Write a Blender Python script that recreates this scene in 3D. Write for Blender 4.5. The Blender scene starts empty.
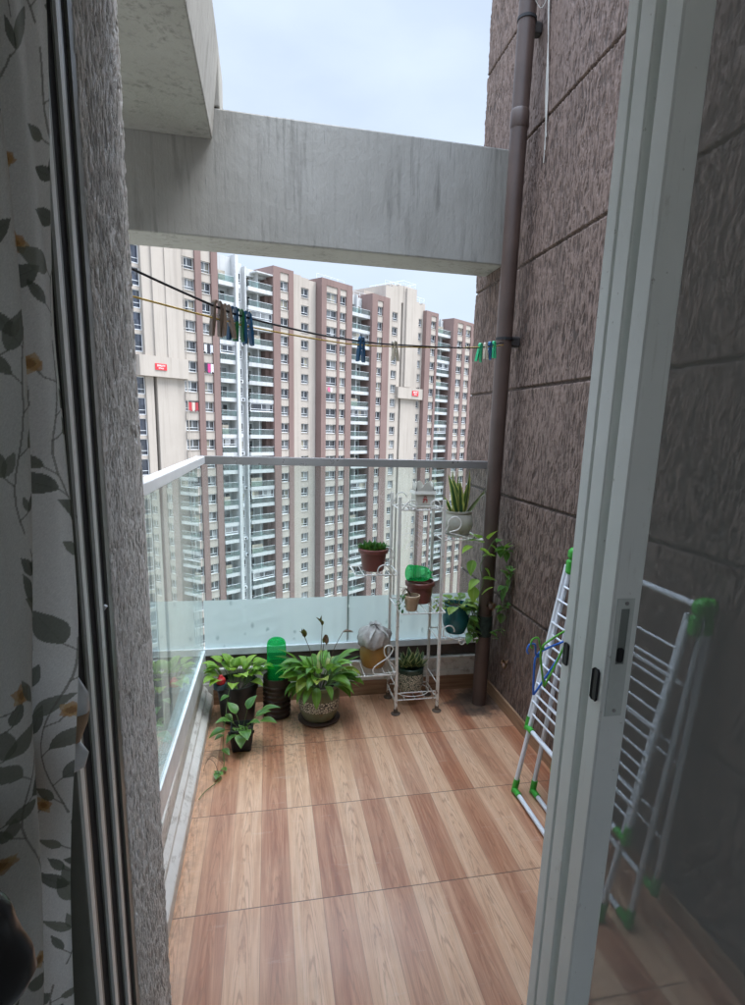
import bpy, math, random
import numpy as np
from mathutils import Vector, Matrix
random.seed(11)
R = math.radians
C = bpy.context.scene.collection
SC = bpy.context.scene
ORG = {}

# ------------------------------------------------------------------ helpers
class MB:
    def __init__(s): s.v = []; s.f = []; s.c = {}
    def quad(s, a, b, c, d):
        i = len(s.v); s.v += [tuple(a), tuple(b), tuple(c), tuple(d)]; s.f.append((i, i+1, i+2, i+3))
    def box(s, x0, x1, y0, y1, z0, z1, bev=0.0):
        if bev > 0:
            return s.prism([(x0+bev, y0), (x1-bev, y0), (x1, y0+bev), (x1, y1-bev), (x1-bev, y1), (x0+bev, y1), (x0, y1-bev), (x0, y0+bev)], z0, z1, bev)
        i = len(s.v)
        s.v += [(x0,y0,z0),(x1,y0,z0),(x1,y1,z0),(x0,y1,z0),(x0,y0,z1),(x1,y0,z1),(x1,y1,z1),(x0,y1,z1)]
        for q in ((0,3,2,1),(4,5,6,7),(0,1,5,4),(1,2,6,5),(2,3,7,6),(3,0,4,7)): s.f.append(tuple(i+k for k in q))
    def prism(s, pts, z0, z1, bev=0.0):
        n = len(pts); cx = sum(p[0] for p in pts)/n; cy = sum(p[1] for p in pts)/n
        rings = [(z0, 0), (z1, 0)] if bev <= 0 else [(z0, bev), (z0+bev, 0), (z1-bev, 0), (z1, bev)]
        i = len(s.v)
        for z, b in rings:
            for x, y in pts:
                dx, dy = x-cx, y-cy; L = max(1e-6, math.hypot(dx, dy))
                s.v.append((x-dx/L*b, y-dy/L*b, z))
        for k in range(len(rings)-1):
            for j in range(n):
                a = i+k*n+j; b2 = i+k*n+(j+1) % n
                s.f.append((a, b2, b2+n, a+n))
        s.f.append(tuple(i+j for j in reversed(range(n)))); s.f.append(tuple(i+(len(rings)-1)*n+j for j in range(n)))
    def tube(s, pts, r, seg=8, r1=None, cap=True):
        pts = [Vector(p) for p in pts]; n = len(pts); i = len(s.v); prev = None
        for k, p in enumerate(pts):
            t = (pts[min(k+1, n-1)]-pts[max(k-1, 0)]).normalized()
            if prev is None:
                a = Vector((0,0,1)) if abs(t.z) < .9 else Vector((1,0,0)); x = t.cross(a).normalized()
            else:
                x = (prev-t*prev.dot(t)).normalized()
            prev = x; y = t.cross(x); rr = r if r1 is None else r+(r1-r)*k/max(1, n-1)
            for j in range(seg):
                a = 2*math.pi*(j+.5)/seg; s.v.append(tuple(p+x*rr*math.cos(a)+y*rr*math.sin(a)))
        for k in range(n-1):
            for j in range(seg):
                a = i+k*seg+j; b = i+k*seg+(j+1) % seg; s.f.append((a, b, b+seg, a+seg))
        if cap:
            s.f.append(tuple(i+j for j in reversed(range(seg)))); s.f.append(tuple(i+(n-1)*seg+j for j in range(seg)))
    def shell(s, prof, c, a0, a1, seg=24):
        i = len(s.v); n = len(prof)
        for r, z in prof:
            for j in range(seg+1):
                a = a0+(a1-a0)*j/seg; s.v.append((c[0]+r*math.cos(a), c[1]+r*math.sin(a), c[2]+z))
        for k in range(n-1):
            for j in range(seg):
                a = i+k*(seg+1)+j; s.f.append((a, a+1, a+seg+2, a+seg+1))
        for j in (0, seg): s.f.append(tuple(i+k*(seg+1)+j for k in range(n)))
    def lathe(s, prof, c, seg=32, wob=0.0, sx=1, sy=1):
        i = len(s.v); n = len(prof)
        for r, z in prof:
            for j in range(seg):
                a = 2*math.pi*j/seg; q = r*(1+wob*math.sin(3*a+z*20))
                s.v.append((c[0]+q*math.cos(a)*sx, c[1]+q*math.sin(a)*sy, c[2]+z))
        for k in range(n-1):
            for j in range(seg):
                a = i+k*seg+j; b = i+k*seg+(j+1) % seg; s.f.append((a, b, b+seg, a+seg))
        if prof[0][0] > 1e-4: s.f.append(tuple(i+j for j in reversed(range(seg))))
        if prof[-1][0] > 1e-4: s.f.append(tuple(i+(n-1)*seg+j for j in range(seg)))
    def leaf(s, base, d, L, W, droop=.6, n=7, fold=.25, shape=.8, up=(0,0,1), twist=0.0, wave=0.0, tip=1.0):
        p = Vector(base); d = Vector(d).normalized(); up = Vector(up)
        if abs(d.dot(up)) > .97: up = Vector((random.uniform(-1,1), random.uniform(-1,1), .1)).normalized()
        side = d.cross(up).normalized(); rn = random.random(); i = len(s.v); st = L/n
        ax = side.copy(); ph = random.uniform(0, 6)
        if twist: side = Matrix.Rotation(twist, 3, d) @ side
        for k in range(n+1):
            u = k/n; w = W*.5*max(.02, math.sin(math.pi*min(1, (u*.985+.012))**shape))**tip
            nor = side.cross(d).normalized()
            for t in (-1, -.5, 0, .5, 1):
                q = p+side*(w*t)+nor*(abs(t)*w*fold+wave*w*math.sin(ph+u*9)*t)
                s.c[len(s.v)] = (abs(t), u, rn, 1); s.v.append(tuple(q))
            d = (Matrix.Rotation(-droop/n, 3, ax) @ d).normalized(); side = (side-d*side.dot(d)).normalized()
            p = p+d*st
        for k in range(n):
            for t in range(4):
                a = i+k*5+t; s.f.append((a, a+1, a+6, a+5))
    def build(s, name, m, parent=None, smooth=False, at=None, bevel=0.0, sub=0):
        off = Vector(ORG.get(parent.name, (0,0,0))) if parent is not None else Vector(at or (0,0,0))
        me = bpy.data.meshes.new(name)
        me.from_pydata([(x-off.x, y-off.y, z-off.z) for x, y, z in s.v], [], s.f)
        if s.c:
            ca = me.color_attributes.new('lf', 'FLOAT_COLOR', 'POINT')
            for k, c in s.c.items(): ca.data[k].color = c
        o = bpy.data.objects.new(name, me); C.objects.link(o)
        me.materials.append(m)
        if smooth:
            for p in me.polygons: p.use_smooth = True
        if parent is not None: o.parent = parent; ORG[o.name] = tuple(off)
        else: o.location = off; ORG[o.name] = tuple(off)
        if bevel > 0:
            b = o.modifiers.new('b', 'BEVEL'); b.width = bevel; b.segments = 2; b.limit_method = 'ANGLE'
        if sub:
            b = o.modifiers.new('s', 'SUBSURF'); b.levels = sub; b.render_levels = sub
        if smooth == 'auto':
            md = me.set_sharp_from_angle(angle=R(35)) if hasattr(me, 'set_sharp_from_angle') else None
        return o

def tag(o, label=None, cat=None, group=None, kind=None):
    if label: o['label'] = label
    if cat: o['category'] = cat
    if group: o['group'] = group
    if kind: o['kind'] = kind
    return o
def thing(name, label, cat, loc=(0,0,0), rz=0, group=None, local=False):
    o = bpy.data.objects.new(name, None); C.objects.link(o); o.empty_display_size = .05
    o.location = loc; o.rotation_euler = (0,0,rz); tag(o, label, cat, group)
    ORG[o.name] = (0,0,0) if local else tuple(loc)
    return o
def smoothpath(pts, n=6):
    P = [Vector(p) for p in pts]; out = []
    for i in range(len(P)-1):
        a = P[max(i-1,0)]; b = P[i]; c = P[i+1]; d = P[min(i+2,len(P)-1)]
        for k in range(n):
            t = k/n
            out.append(.5*((2*b)+(c-a)*t+(2*a-5*b+4*c-d)*t*t+(3*b-a-3*c+d)*t**3))
    out.append(P[-1]); return out

# ------------------------------------------------------------------ materials
class NT:
    def __init__(s, name):
        s.m = bpy.data.materials.new(name); s.m.use_nodes = True; s.t = s.m.node_tree; s.t.nodes.clear()
        s.out = s.n('ShaderNodeOutputMaterial')
    def n(s, typ, **kw):
        x = s.t.nodes.new(typ)
        for k, v in kw.items(): setattr(x, k, v)
        return x
    def put(s, sock, v):
        if v is None: return
        if hasattr(v, 'is_output') or isinstance(v, bpy.types.NodeSocket): s.t.links.new(v, sock)
        else:
            if sock.type == 'RGBA' and isinstance(v, (tuple, list)) and len(v) == 3: v = (*v, 1)
            sock.default_value = v
    def node(s, typ, ins, **kw):
        x = s.n(typ, **kw)
        for k, v in ins.items(): s.put(x.inputs[k], v)
        return x
    def obj(s): return s.n('ShaderNodeTexCoord').outputs['Object']
    def pos(s): return s.n('ShaderNodeNewGeometry').outputs['Position']
    def scale(s, v, sc, rot=(0,0,0), loc=(0,0,0)):
        return s.node('ShaderNodeMapping', {'Vector': v, 'Scale': sc, 'Rotation': rot, 'Location': loc}).outputs[0]
    def noise(s, v, scale, detail=4, rough=.55, dist=0.0, fac=True):
        x = s.node('ShaderNodeTexNoise', {'Vector': v, 'Scale': scale, 'Detail': detail, 'Roughness': rough, 'Distortion': dist})
        return x.outputs['Fac' if fac else 'Color']
    def ramp(s, fac, stops, interp='LINEAR'):
        x = s.n('ShaderNodeValToRGB'); x.color_ramp.interpolation = interp; e = x.color_ramp.elements
        while len(e) < len(stops): e.new(.5)
        for k, (p, c) in enumerate(stops):
            e[k].position = p; e[k].color = (*c, 1) if not isinstance(c, (int, float)) else (c, c, c, 1)
        s.put(x.inputs[0], fac); return x.outputs[0]
    def mix(s, f, a, b, mode='MIX'):
        x = s.n('ShaderNodeMix', data_type='RGBA', blend_type=mode)
        s.put(x.inputs[0], f); s.put(x.inputs[6], a); s.put(x.inputs[7], b); return x.outputs[2]
    def math(s, op, a, b=None, clamp=False):
        x = s.n('ShaderNodeMath', operation=op, use_clamp=clamp); s.put(x.inputs[0], a)
        if b is not None: s.put(x.inputs[1], b)
        return x.outputs[0]
    def bump(s, h, strength=.5, dist=.005, normal=None):
        return s.node('ShaderNodeBump', {'Height': h, 'Strength': strength, 'Distance': dist, **({'Normal': normal} if normal else {})}).outputs[0]
    def bsdf(s, color=(.5,.5,.5), rough=.5, metal=0, normal=None, **kw):
        d = {'Base Color': color, 'Roughness': rough, 'Metallic': metal}
        if normal is not None: d['Normal'] = normal
        d.update({k.replace('_', ' '): v for k, v in kw.items()})
        return s.node('ShaderNodeBsdfPrincipled', d).outputs[0]
    def done(s, sh): s.t.links.new(sh, s.out.inputs[0]); return s.m

def simple(name, col, rough=.5, metal=0, var=.12, vs=9, bump=0, bs=60, **kw):
    t = NT(name); o = t.obj()
    n = t.noise(o, vs, 5, .6)
    lo = tuple(c*(1-var) for c in col); hi = tuple(min(1, c*(1+var)) for c in col)
    c = t.ramp(n, [(.3, lo), (.7, hi)])
    nm = t.bump(t.noise(o, bs, 3), bump, .002) if bump else None
    r = t.math('ADD', t.math('MULTIPLY', t.noise(o, vs*3, 3), .2), rough-.1)
    return t.done(t.bsdf(c, r, metal, nm, **kw))

M = {}
# brown bark-textured render
def bark(name, a, b, pit, sc=(70,70,15), strength=1.0, dist=.0085):
    t = NT(name); p = t.pos()
    v = t.scale(p, sc)
    w = t.noise(t.scale(p, (16,16,9)), 2, 2, .5, fac=False)
    vv = t.node('ShaderNodeVectorMath', {0: v, 1: t.node('ShaderNodeVectorMath', {0: w, 'Scale': 1.6}, operation='SCALE').outputs[0]}, operation='ADD').outputs[0]
    n1 = t.noise(vv, 1.0, 5, .62, .5)
    n2 = t.noise(p, 160, 3, .6)
    h = t.math('ADD', t.ramp(n1, [(.34, 0), (.47, .62), (.56, .8), (.70, 1)]), t.math('MULTIPLY', n2, .22))
    big = t.noise(p, 1.7, 4, .6)
    base = t.mix(t.ramp(big, [(.35, 0), (.7, 1)]), a, b)
    base = t.mix(t.math('MULTIPLY', t.ramp(n2, [(.4, 0), (.75, 1)]), .25), base, tuple(min(1, c*1.6) for c in b))
    col = t.mix(t.ramp(n1, [(.36, .95), (.485, 0)]), base, pit)
    col = t.mix(t.ramp(n1, [(.56, 0), (.70, .55)]), col, tuple(min(1, c*1.5) for c in b))
    # damp streaks that run down the wall
    st = t.ramp(t.noise(t.scale(p, (5,5,.35)), 1.3, 4, .6), [(.52, 0), (.75, .55)])
    col = t.mix(st, col, tuple(c*.45 for c in a))
    return t.done(t.bsdf(col, .82, 0, t.bump(h, strength, dist), Specular_IOR_Level=.25))
M['brown_wall'] = bark('brown_textured_paint', (.150,.100,.090), (.205,.146,.133), (.045,.029,.026))
M['grey_pillar'] = bark('grey_textured_paint', (.52,.51,.49), (.68,.67,.65), (.09,.087,.082), sc=(150,150,42), strength=1.0, dist=.0036)
# painted concrete beam
def beam_mat():
    t = NT('painted_concrete'); p = t.pos()
    big = t.noise(p, 2.2, 5, .6)
    base = t.ramp(big, [(.3, (.29,.28,.25)), (.7, (.37,.36,.33))])
    s1 = t.noise(t.scale(p, (22,22,1.6)), 1.5, 5, .65, .3)
    s2 = t.noise(t.scale(p, (3,3,1.2)), 1.5, 3, .6)
    streak = t.math('MULTIPLY', t.ramp(s1, [(.50, 0), (.66, 1)]), t.ramp(s2, [(.40, .12), (.6, .85)]))
    col = t.mix(t.math('MULTIPLY', streak, .75), base, (.14,.135,.12))
    nz_ = t.math('ABSOLUTE', t.node('ShaderNodeSeparateXYZ', {0: t.n('ShaderNodeNewGeometry').outputs['Normal']}).outputs[2])
    streak = t.math('MULTIPLY', streak, t.math('SUBTRACT', 1.0, t.math('MULTIPLY', nz_, .85)))
    crack = t.math('MULTIPLY', t.ramp(t.noise(t.scale(p, (70,70,4)), 1.0, 4, .7, .4), [(.60, 0), (.70, .55)]), t.ramp(t.noise(p, 5, 3), [(.45, 0), (.6, 1)]))
    crack = t.math('MULTIPLY', crack, t.math('SUBTRACT', 1.0, t.math('MULTIPLY', nz_, .9)))
    col = t.mix(crack, col, (.12,.12,.115))
    n3 = t.noise(t.scale(p, (1,1,.55)), 55, 4, .6)
    h = t.math('ADD', t.math('MULTIPLY', n3, .6), t.math('MULTIPLY', s1, -.5))
    return t.done(t.bsdf(col, .8, 0, t.bump(t.math('ADD', h, t.math('MULTIPLY', t.noise(p, 9, 3, .5), .5)), .7, .007), Specular_IOR_Level=.3))
M['beam'] = beam_mat()
# wood-look floor tiles
def floor_mat():
    t = NT('wood_look_tiles'); p = t.pos()
    sx = t.node('ShaderNodeSeparateXYZ', {0: p}); X, Y = sx.outputs[0], sx.outputs[1]
    PW = .0985
    u = t.math('DIVIDE', t.math('ADD', X, .138+PW*10), PW)
    pid = t.math('FLOOR', u); fx = t.math('FRACT', u)
    rowv = t.math('DIVIDE', t.math('SUBTRACT', Y, 1.615-.4756*4), .4756)
    rid = t.math('FLOOR', rowv); fy = t.math('FRACT', rowv)
    wn = t.node('ShaderNodeTexWhiteNoise', {'Vector': t.node('ShaderNodeCombineXYZ', {0: pid, 1: rid}).outputs[0]}, noise_dimensions='3D')
    rnd = wn.outputs['Value']
    odd = t.math('PINGPONG', t.math('ADD', pid, 0.0), 1.0)
    # grain: stretched noise, shifted per plank
    off = t.node('ShaderNodeCombineXYZ', {0: t.math('MULTIPLY', rnd, 37.0), 1: t.math('MULTIPLY', rnd, 91.0), 2: pid}).outputs[0]
    vec = t.node('ShaderNodeVectorMath', {0: p, 1: off}, operation='ADD').outputs[0]
    g1 = t.noise(t.scale(vec, (42,2.4,1)), 1.0, 6, .62, .8)
    g2 = t.noise(t.scale(vec, (150,5,1)), 1.0, 4, .6)
    # cathedral figure
    cx = t.math('SUBTRACT', fx, .5)
    ring = t.math('ADD', t.math('MULTIPLY', t.math('MULTIPLY', cx, cx), 9.0), t.math('MULTIPLY', Y, 2.2))
    wav = t.math('SINE', t.math('MULTIPLY', t.math('ADD', ring, t.math('ADD', rnd, t.math('MULTIPLY', g1, .8))), 26.0))
    wav = t.ramp(wav, [(.55, 0), (.95, 1)])
    cen = t.ramp(t.math('ABSOLUTE', t.math('MULTIPLY', cx, 2.0)), [(.25, 1), (.8, .1)])
    light = t.ramp(g1, [(.3, (.57,.31,.18)), (.5, (.69,.415,.255)), (.7, (.76,.50,.33))])
    dark = t.ramp(g1, [(.28, (.26,.080,.040)), (.5, (.40,.155,.078)), (.72, (.57,.28,.155))])
    sel = t.math('ADD', t.math('MULTIPLY', odd, .66), t.math('MULTIPLY', t.math('SUBTRACT', rnd, .5), .5), True)
    sel = t.math('ADD', sel, t.math('MULTIPLY', t.math('MULTIPLY', cen, odd), .18), True)
    sel = t.math('ADD', sel, t.math('MULTIPLY', t.math('SUBTRACT', t.noise(t.scale(vec, (7,2.2,1)), 1.0, 3, .6), .5), .75), True)
    col = t.mix(sel, light, dark)
    col = t.mix(t.math('MULTIPLY', t.math('MULTIPLY', wav, cen), .42), col, (.25,.115,.06))
    col = t.mix(t.math('MULTIPLY', t.ramp(g2, [(.5, 0), (.75, 1)]), .35), col, (.27,.14,.08))
    # joints
    jx = t.math('MULTIPLY', t.math('LESS_THAN', fx, .012), .55)
    jy = t.math('MULTIPLY', t.math('LESS_THAN', fy, .008), .85)
    j = t.math('MAXIMUM', jx, jy)
    col = t.mix(j, col, (.085,.05,.035))
    # worn damp stain round the pipe foot and dust along the kerb
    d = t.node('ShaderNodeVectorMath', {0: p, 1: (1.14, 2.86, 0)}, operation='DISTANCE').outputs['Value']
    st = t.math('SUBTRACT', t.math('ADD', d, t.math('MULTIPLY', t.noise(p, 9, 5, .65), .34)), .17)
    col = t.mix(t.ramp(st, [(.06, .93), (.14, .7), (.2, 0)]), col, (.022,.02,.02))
    dp = t.node('ShaderNodeVectorMath', {0: p, 1: (-.02, 2.78, 0)}, operation='DISTANCE').outputs['Value']
    so_ = t.math('MULTIPLY', t.ramp(dp, [(.22, 1), (.55, 0)]), t.ramp(t.noise(p, 38, 6, .75), [(.50, 0), (.66, .75)]))
    col = t.mix(so_, col, (.075,.05,.035))
    eb = t.math('ADD', t.ramp(Y, [(2.93, 0), (3.03, 1)]) if False else t.node('ShaderNodeMapRange', {0: Y, 1: 2.9, 2: 3.03, 3: 0.0, 4: 1.0}).outputs[0], t.node('ShaderNodeMapRange', {0: X, 1: -.23, 2: -.30, 3: 0.0, 4: 1.0}).outputs[0], True)
    col = t.mix(t.math('MULTIPLY', eb, t.ramp(t.noise(p, 24, 6, .7), [(.42, 0), (.66, .42)])), col, (.14,.10,.075))
    sc1 = t.math('MULTIPLY', t.ramp(t.noise(t.scale(p, (5,26,1), (0,0,.5)), 1.0, 6, .75), [(.60, 0), (.70, 1)]), .22)
    col = t.mix(sc1, col, (.72,.60,.50))
    dirt = t.math('MULTIPLY', t.ramp(t.noise(p, 6, 6, .7), [(.48, 0), (.72, 1)]), .16)
    col = t.mix(dirt, col, (.20,.15,.12))
    sp = t.node('ShaderNodeTexVoronoi', {'Vector': p, 'Scale': 16.0, 'Randomness': 1.0})
    speck = t.math('MULTIPLY', t.math('LESS_THAN', sp.outputs['Distance'], .035), t.math('GREATER_THAN', t.noise(p, 4, 2), .52))
    col = t.mix(t.math('MULTIPLY', speck, .8), col, (.06,.04,.03))
    rough = t.math('ADD', .24, t.math('MULTIPLY', t.noise(p, 5, 5, .6), .28))
    h = t.math('SUBTRACT', t.math('MULTIPLY', g2, .2), t.math('MULTIPLY', j, 1.0))
    return t.done(t.bsdf(col, rough, 0, t.bump(h, .35, .0012), Specular_IOR_Level=.45, Coat_Weight=.35, Coat_Roughness=.16))
M['tiles'] = floor_mat()
# metals, plastics
M['alu'] = simple('brushed_aluminium', (.78,.81,.83), .4, .05, .10, 14)
M['steel'] = simple('steel_handrail', (.38,.37,.36), .3, .55, .06, 6)
M['handrail_side'] = simple('pale_handrail', (.82,.84,.86), .35, .1, .05, 6)
def upvc():
    t = NT('pale_powder_coat'); p = t.obj()
    c = t.ramp(t.noise(p, 7, 5, .6), [(.3, (.78,.81,.785)), (.7, (.84,.86,.835))])
    st = t.ramp(t.noise(t.scale(p, (60,60,4)), 1.2, 5, .7), [(.62, 0), (.78, .35)])
    c = t.mix(st, c, (.36,.34,.28))
    sc1 = t.math('MULTIPLY', t.ramp(t.noise(t.scale(p, (30,30,11), (.3,.2,.4)), 1.0, 6, .75), [(.62, 0), (.70, 1)]), .3)
    c = t.mix(sc1, c, (.42,.41,.36))
    sp = t.ramp(t.noise(p, 85, 3, .6), [(.70, 0), (.76, .5)])
    c = t.mix(sp, c, (.25,.23,.19))
    return t.done(t.bsdf(c, .42, 0, None))
M['upvc'] = upvc()
M['jamb'] = simple('jamb_powder_coat', (.19,.195,.17), .4, 0, .12, 10)
M['black'] = simple('black_rubber', (.012,.012,.014), .6, 0, .2, 20)
M['darkbrush'] = simple('brush_pile', (.008,.008,.010), .9, 0, .3, 200)
M['white_metal'] = NT('white_enamel_wire')
def wm():
    t = M['white_metal']; p = t.obj()
    c = t.ramp(t.noise(p, 18, 4, .6), [(.3, (.62,.60,.55)), (.7, (.76,.74,.69))])
    z = t.node('ShaderNodeSeparateXYZ', {0: p}).outputs[2]
    rust = t.math('ADD', t.noise(p, 34, 5, .65), t.math('MULTIPLY', t.ramp(z, [(0, 1), (.16, 0)]), .22))
    c = t.mix(t.ramp(rust, [(.64, 0), (.72, .9)]), c, (.19,.085,.035))
    return t.done(t.bsdf(c, .42, 0, None))
M['white_metal'] = wm()
M['pipe'] = simple('brown_pvc_pipe', (.075,.048,.039), .42, 0, .2, 5, .1, 40)
M['cream_curb'] = None
def curb_mat():
    t = NT('stained_white_ledge'); p = t.pos()
    c = t.ramp(t.noise(p, 4, 5, .65), [(.3, (.62,.61,.57)), (.7, (.78,.77,.73))])
    st = t.ramp(t.noise(t.scale(p, (14,9,14)), 1.5, 6, .7), [(.52, 0), (.68, .7)])
    c = t.mix(st, c, (.24,.20,.155))
    return t.done(t.bsdf(c, .6, 0, t.bump(t.noise(p, 40, 4), .25, .003)))
M['curb'] = curb_mat()
M['skirt'] = NT('wood_skirting')
def skirt():
    t = M['skirt']; p = t.pos()
    g = t.noise(t.scale(p, (3,3,60)), 1.2, 6, .6, .6)
    c = t.ramp(g, [(.3, (.20,.105,.06)), (.7, (.40,.25,.15))])
    return t.done(t.bsdf(c, .4))
M['skirt'] = skirt()
# architectural thin glass: transmission falls off at grazing angles by Fresnel
def glass_mat(name, tint=(.90,.96,.94), dirt=.05, rough=.0, refl=1.0):
    t = NT(name); g = t.n('ShaderNodeNewGeometry')
    dt = t.math('ABSOLUTE', t.node('ShaderNodeVectorMath', {0: g.outputs['Normal'], 1: g.outputs['Incoming']}, operation='DOT_PRODUCT').outputs['Value'])
    f = t.math('ADD', .04, t.math('MULTIPLY', t.math('POWER', t.math('SUBTRACT', 1.0, dt), 5.0), .96*refl))
    tr = t.node('ShaderNodeBsdfTransparent', {'Color': tint}).outputs[0]
    gl = t.node('ShaderNodeBsdfGlossy', {'Color': (1,1,1,1), 'Roughness': rough}).outputs[0]
    a = t.node('ShaderNodeMixShader', {0: f, 1: tr, 2: gl}).outputs[0]
    n = t.ramp(t.noise(g.outputs['Position'], 5, 6, .7), [(.3, .3), (.75, 1)])
    df = t.node('ShaderNodeBsdfDiffuse', {'Color': (.75,.78,.77,1)}).outputs[0]
    return t.done(t.node('ShaderNodeMixShader', {0: t.math('MULTIPLY', n, dirt), 1: a, 2: df}).outputs[0])
M['glass'] = glass_mat('rail_glass', (.90,.95,.94), .08)
M['glass_left'] = glass_mat('side_rail_glass', (.88,.955,.93), .2)
M['glass_door'] = glass_mat('door_glass', (.95,.965,.96), .02)
M['glass_edge'] = simple('glass_cut_edge', (.13,.23,.21), .2)
def film_mat():
    t = NT('frosted_film'); p = t.pos()
    c = t.ramp(t.noise(p, 3, 4, .6), [(.3, (.66,.72,.695)), (.7, (.73,.785,.76))])
    v = t.node('ShaderNodeTexVoronoi', {'Vector': t.scale(p, (17,17,9)), 'Scale': 1.0})
    drop = t.math('MULTIPLY', t.ramp(v.outputs['Distance'], [(.10, 1), (.22, 0)]), t.ramp(t.noise(p, 9, 2), [(.55, 0), (.62, .75)]))
    c = t.mix(drop, c, (.30,.37,.36))
    df = t.node('ShaderNodeBsdfDiffuse', {'Color': c}).outputs[0]
    tl = t.node('ShaderNodeBsdfTranslucent', {'Color': c}).outputs[0]
    tr = t.node('ShaderNodeBsdfTransparent', {'Color': (.85,.93,.92,1)}).outputs[0]
    a = t.node('ShaderNodeMixShader', {0: .62, 1: df, 2: tl}).outputs[0]
    return t.done(t.node('ShaderNodeMixShader', {0: .10, 1: a, 2: tr}).outputs[0])
M['film'] = film_mat()
def mesh_mat():
    t = NT('insect_mesh'); p = t.obj()
    k = .60
    big = t.math('MULTIPLY', t.noise(p, 2.2, 3), .12)
    k = t.math('ADD', k, big, True)
    df = t.node('ShaderNodeBsdfDiffuse', {'Color': (.25,.255,.24,1)}).outputs[0]
    tr = t.n('ShaderNodeBsdfTransparent').outputs[0]
    return t.done(t.node('ShaderNodeMixShader', {0: k, 1: tr, 2: df}).outputs[0])
M['mesh'] = mesh_mat()
# pots
def plastic(name, col, rough=.45, **kw): return simple(name, col, rough, 0, .18, 14, .06, 90, **kw)
M['terra'] = plastic('red_brown_plastic', (.150,.040,.030), .45)
M['pot_grey'] = simple('grey_beige_ceramic', (.40,.38,.32), .35, 0, .16, 12, .1, 50)
M['teal'] = simple('teal_ceramic', (.014,.125,.142), .22, 0, .25, 8)
M['pot_black'] = plastic('black_nursery_plastic', (.018,.019,.021), .4)
M['beige'] = simple('small_beige_clay', (.44,.31,.20), .55, 0, .12, 14)
M['ochre'] = simple('ochre_jar_glaze', (.36,.185,.045), .4, 0, .2, 9, .08, 30)
M['sack'] = simple('grey_cloth', (.40,.365,.335), .9, 0, .3, 22, .5, 120)
M['tie'] = simple('pale_cloth_tie', (.46,.43,.40), .9, 0, .2, 22, .4, 120)
M['ceramic_white'] = simple('cream_ceramic', (.58,.56,.49), .3, 0, .1, 20)
M['red_mark'] = simple('red_print', (.42,.05,.04), .5)
M['soil'] = simple('potting_soil', (.028,.018,.012), .95, 0, .6, 60, .9, 90)
def patterned(name, base, light, dark, z0, z1, scale, full=False):
    t = NT(name); p = t.obj(); z = t.node('ShaderNodeSeparateXYZ', {0: p}).outputs[2]
    v = t.node('ShaderNodeTexVoronoi', {'Vector': t.scale(p, (1,1,1.2)), 'Scale': scale}, feature='DISTANCE_TO_EDGE')
    pat = t.mix(t.ramp(v.outputs[0], [(.08, 1), (.14, 0)]), light, dark)
    b = t.math('MULTIPLY', t.math('GREATER_THAN', z, z0), t.math('LESS_THAN', z, z1))
    drip = t.ramp(t.noise(t.scale(p, (30,30,4)), 1.1, 3), [(.60, 0), (.68, .55)])
    bs = t.mix(drip, t.ramp(t.noise(p, 9, 4), [(.3, tuple(c*.75 for c in base)), (.7, base)]), (.16,.09,.035))
    return t.done(t.bsdf(t.mix(b, bs, pat), .35, 0, None))
M['lily_pot'] = patterned('green_glaze_with_shard_band', (.175,.185,.105), (.60,.57,.47), (.03,.03,.025), .075, .135, 85)
M['shard_pot'] = patterned('shard_pattern_pot', (.03,.06,.045), (.50,.46,.35), (.045,.06,.04), -.1, .108, 95)
def trans_plastic(name, col, tr=.45, rough=.18, tc_=None):
    t = NT(name)
    a = t.bsdf(col, rough, 0, None)
    tl = t.node('ShaderNodeBsdfTranslucent', {'Color': col}).outputs[0]
    b = t.node('ShaderNodeMixShader', {0: .5, 1: a, 2: tl}).outputs[0]
    x = t.node('ShaderNodeBsdfTransparent', {'Color': tc_ or tuple(min(1, c*1.25+.05) for c in col)}).outputs[0]
    return t.done(t.node('ShaderNodeMixShader', {0: tr, 1: b, 2: x}).outputs[0])
M['green_plastic'] = trans_plastic('green_bottle_plastic', (.02,.55,.20), .66, .06, (.48,.95,.65,1))
M['green_cup'] = trans_plastic('green_cup_plastic', (.02,.60,.19), .5, .08, (.35,.92,.55,1))
M['ribbed'] = trans_plastic('smoky_bottle_plastic', (.13,.095,.08), .3, .15, (.5,.42,.38,1))
# leaves
def leaf_mat(name, lo, hi, margin=None, mw=(.55,.8), rib=None, tipc=None, rough=.38, stripe=False, tl=.35):
    t = NT(name); a = t.n('ShaderNodeAttribute', attribute_name='lf')
    s = t.node('ShaderNodeSeparateColor', {0: a.outputs['Color']}); T, U, RN = s.outputs
    nz = t.noise(t.obj(), 60, 4, .6)
    c = t.mix(t.math('ADD', t.math('MULTIPLY', RN, .8), t.math('MULTIPLY', nz, .25), True), lo, hi)
    if rib: c = t.mix(t.ramp(T, [(.0, .7), (.22, 0)]), c, rib)
    if margin:
        e = t.math('ADD', T, t.math('MULTIPLY', t.math('SUBTRACT', nz, .5), .35))
        c = t.mix(t.ramp(e, [(mw[0], 0), (mw[1], 1)]), c, margin)
    if tipc: c = t.mix(t.ramp(t.math('ADD', U, t.math('MULTIPLY', RN, -.10)), [(.88, 0), (.95, 1)]), c, tipc)
    d = t.bsdf(c, rough, 0, t.bump(t.noise(t.obj(), 120, 3), .15, .001), Specular_IOR_Level=.5)
    tr = t.node('ShaderNodeBsdfTranslucent', {'Color': t.mix(.5, c, (.35,.55,.05), 'MIX')}).outputs[0]
    return t.done(t.node('ShaderNodeMixShader', {0: tl, 1: d, 2: tr}).outputs[0])
M['lily_leaf'] = leaf_mat('peace_lily_leaf', (.035,.13,.022), (.20,.42,.06), None, rib=(.28,.46,.14))
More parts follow.
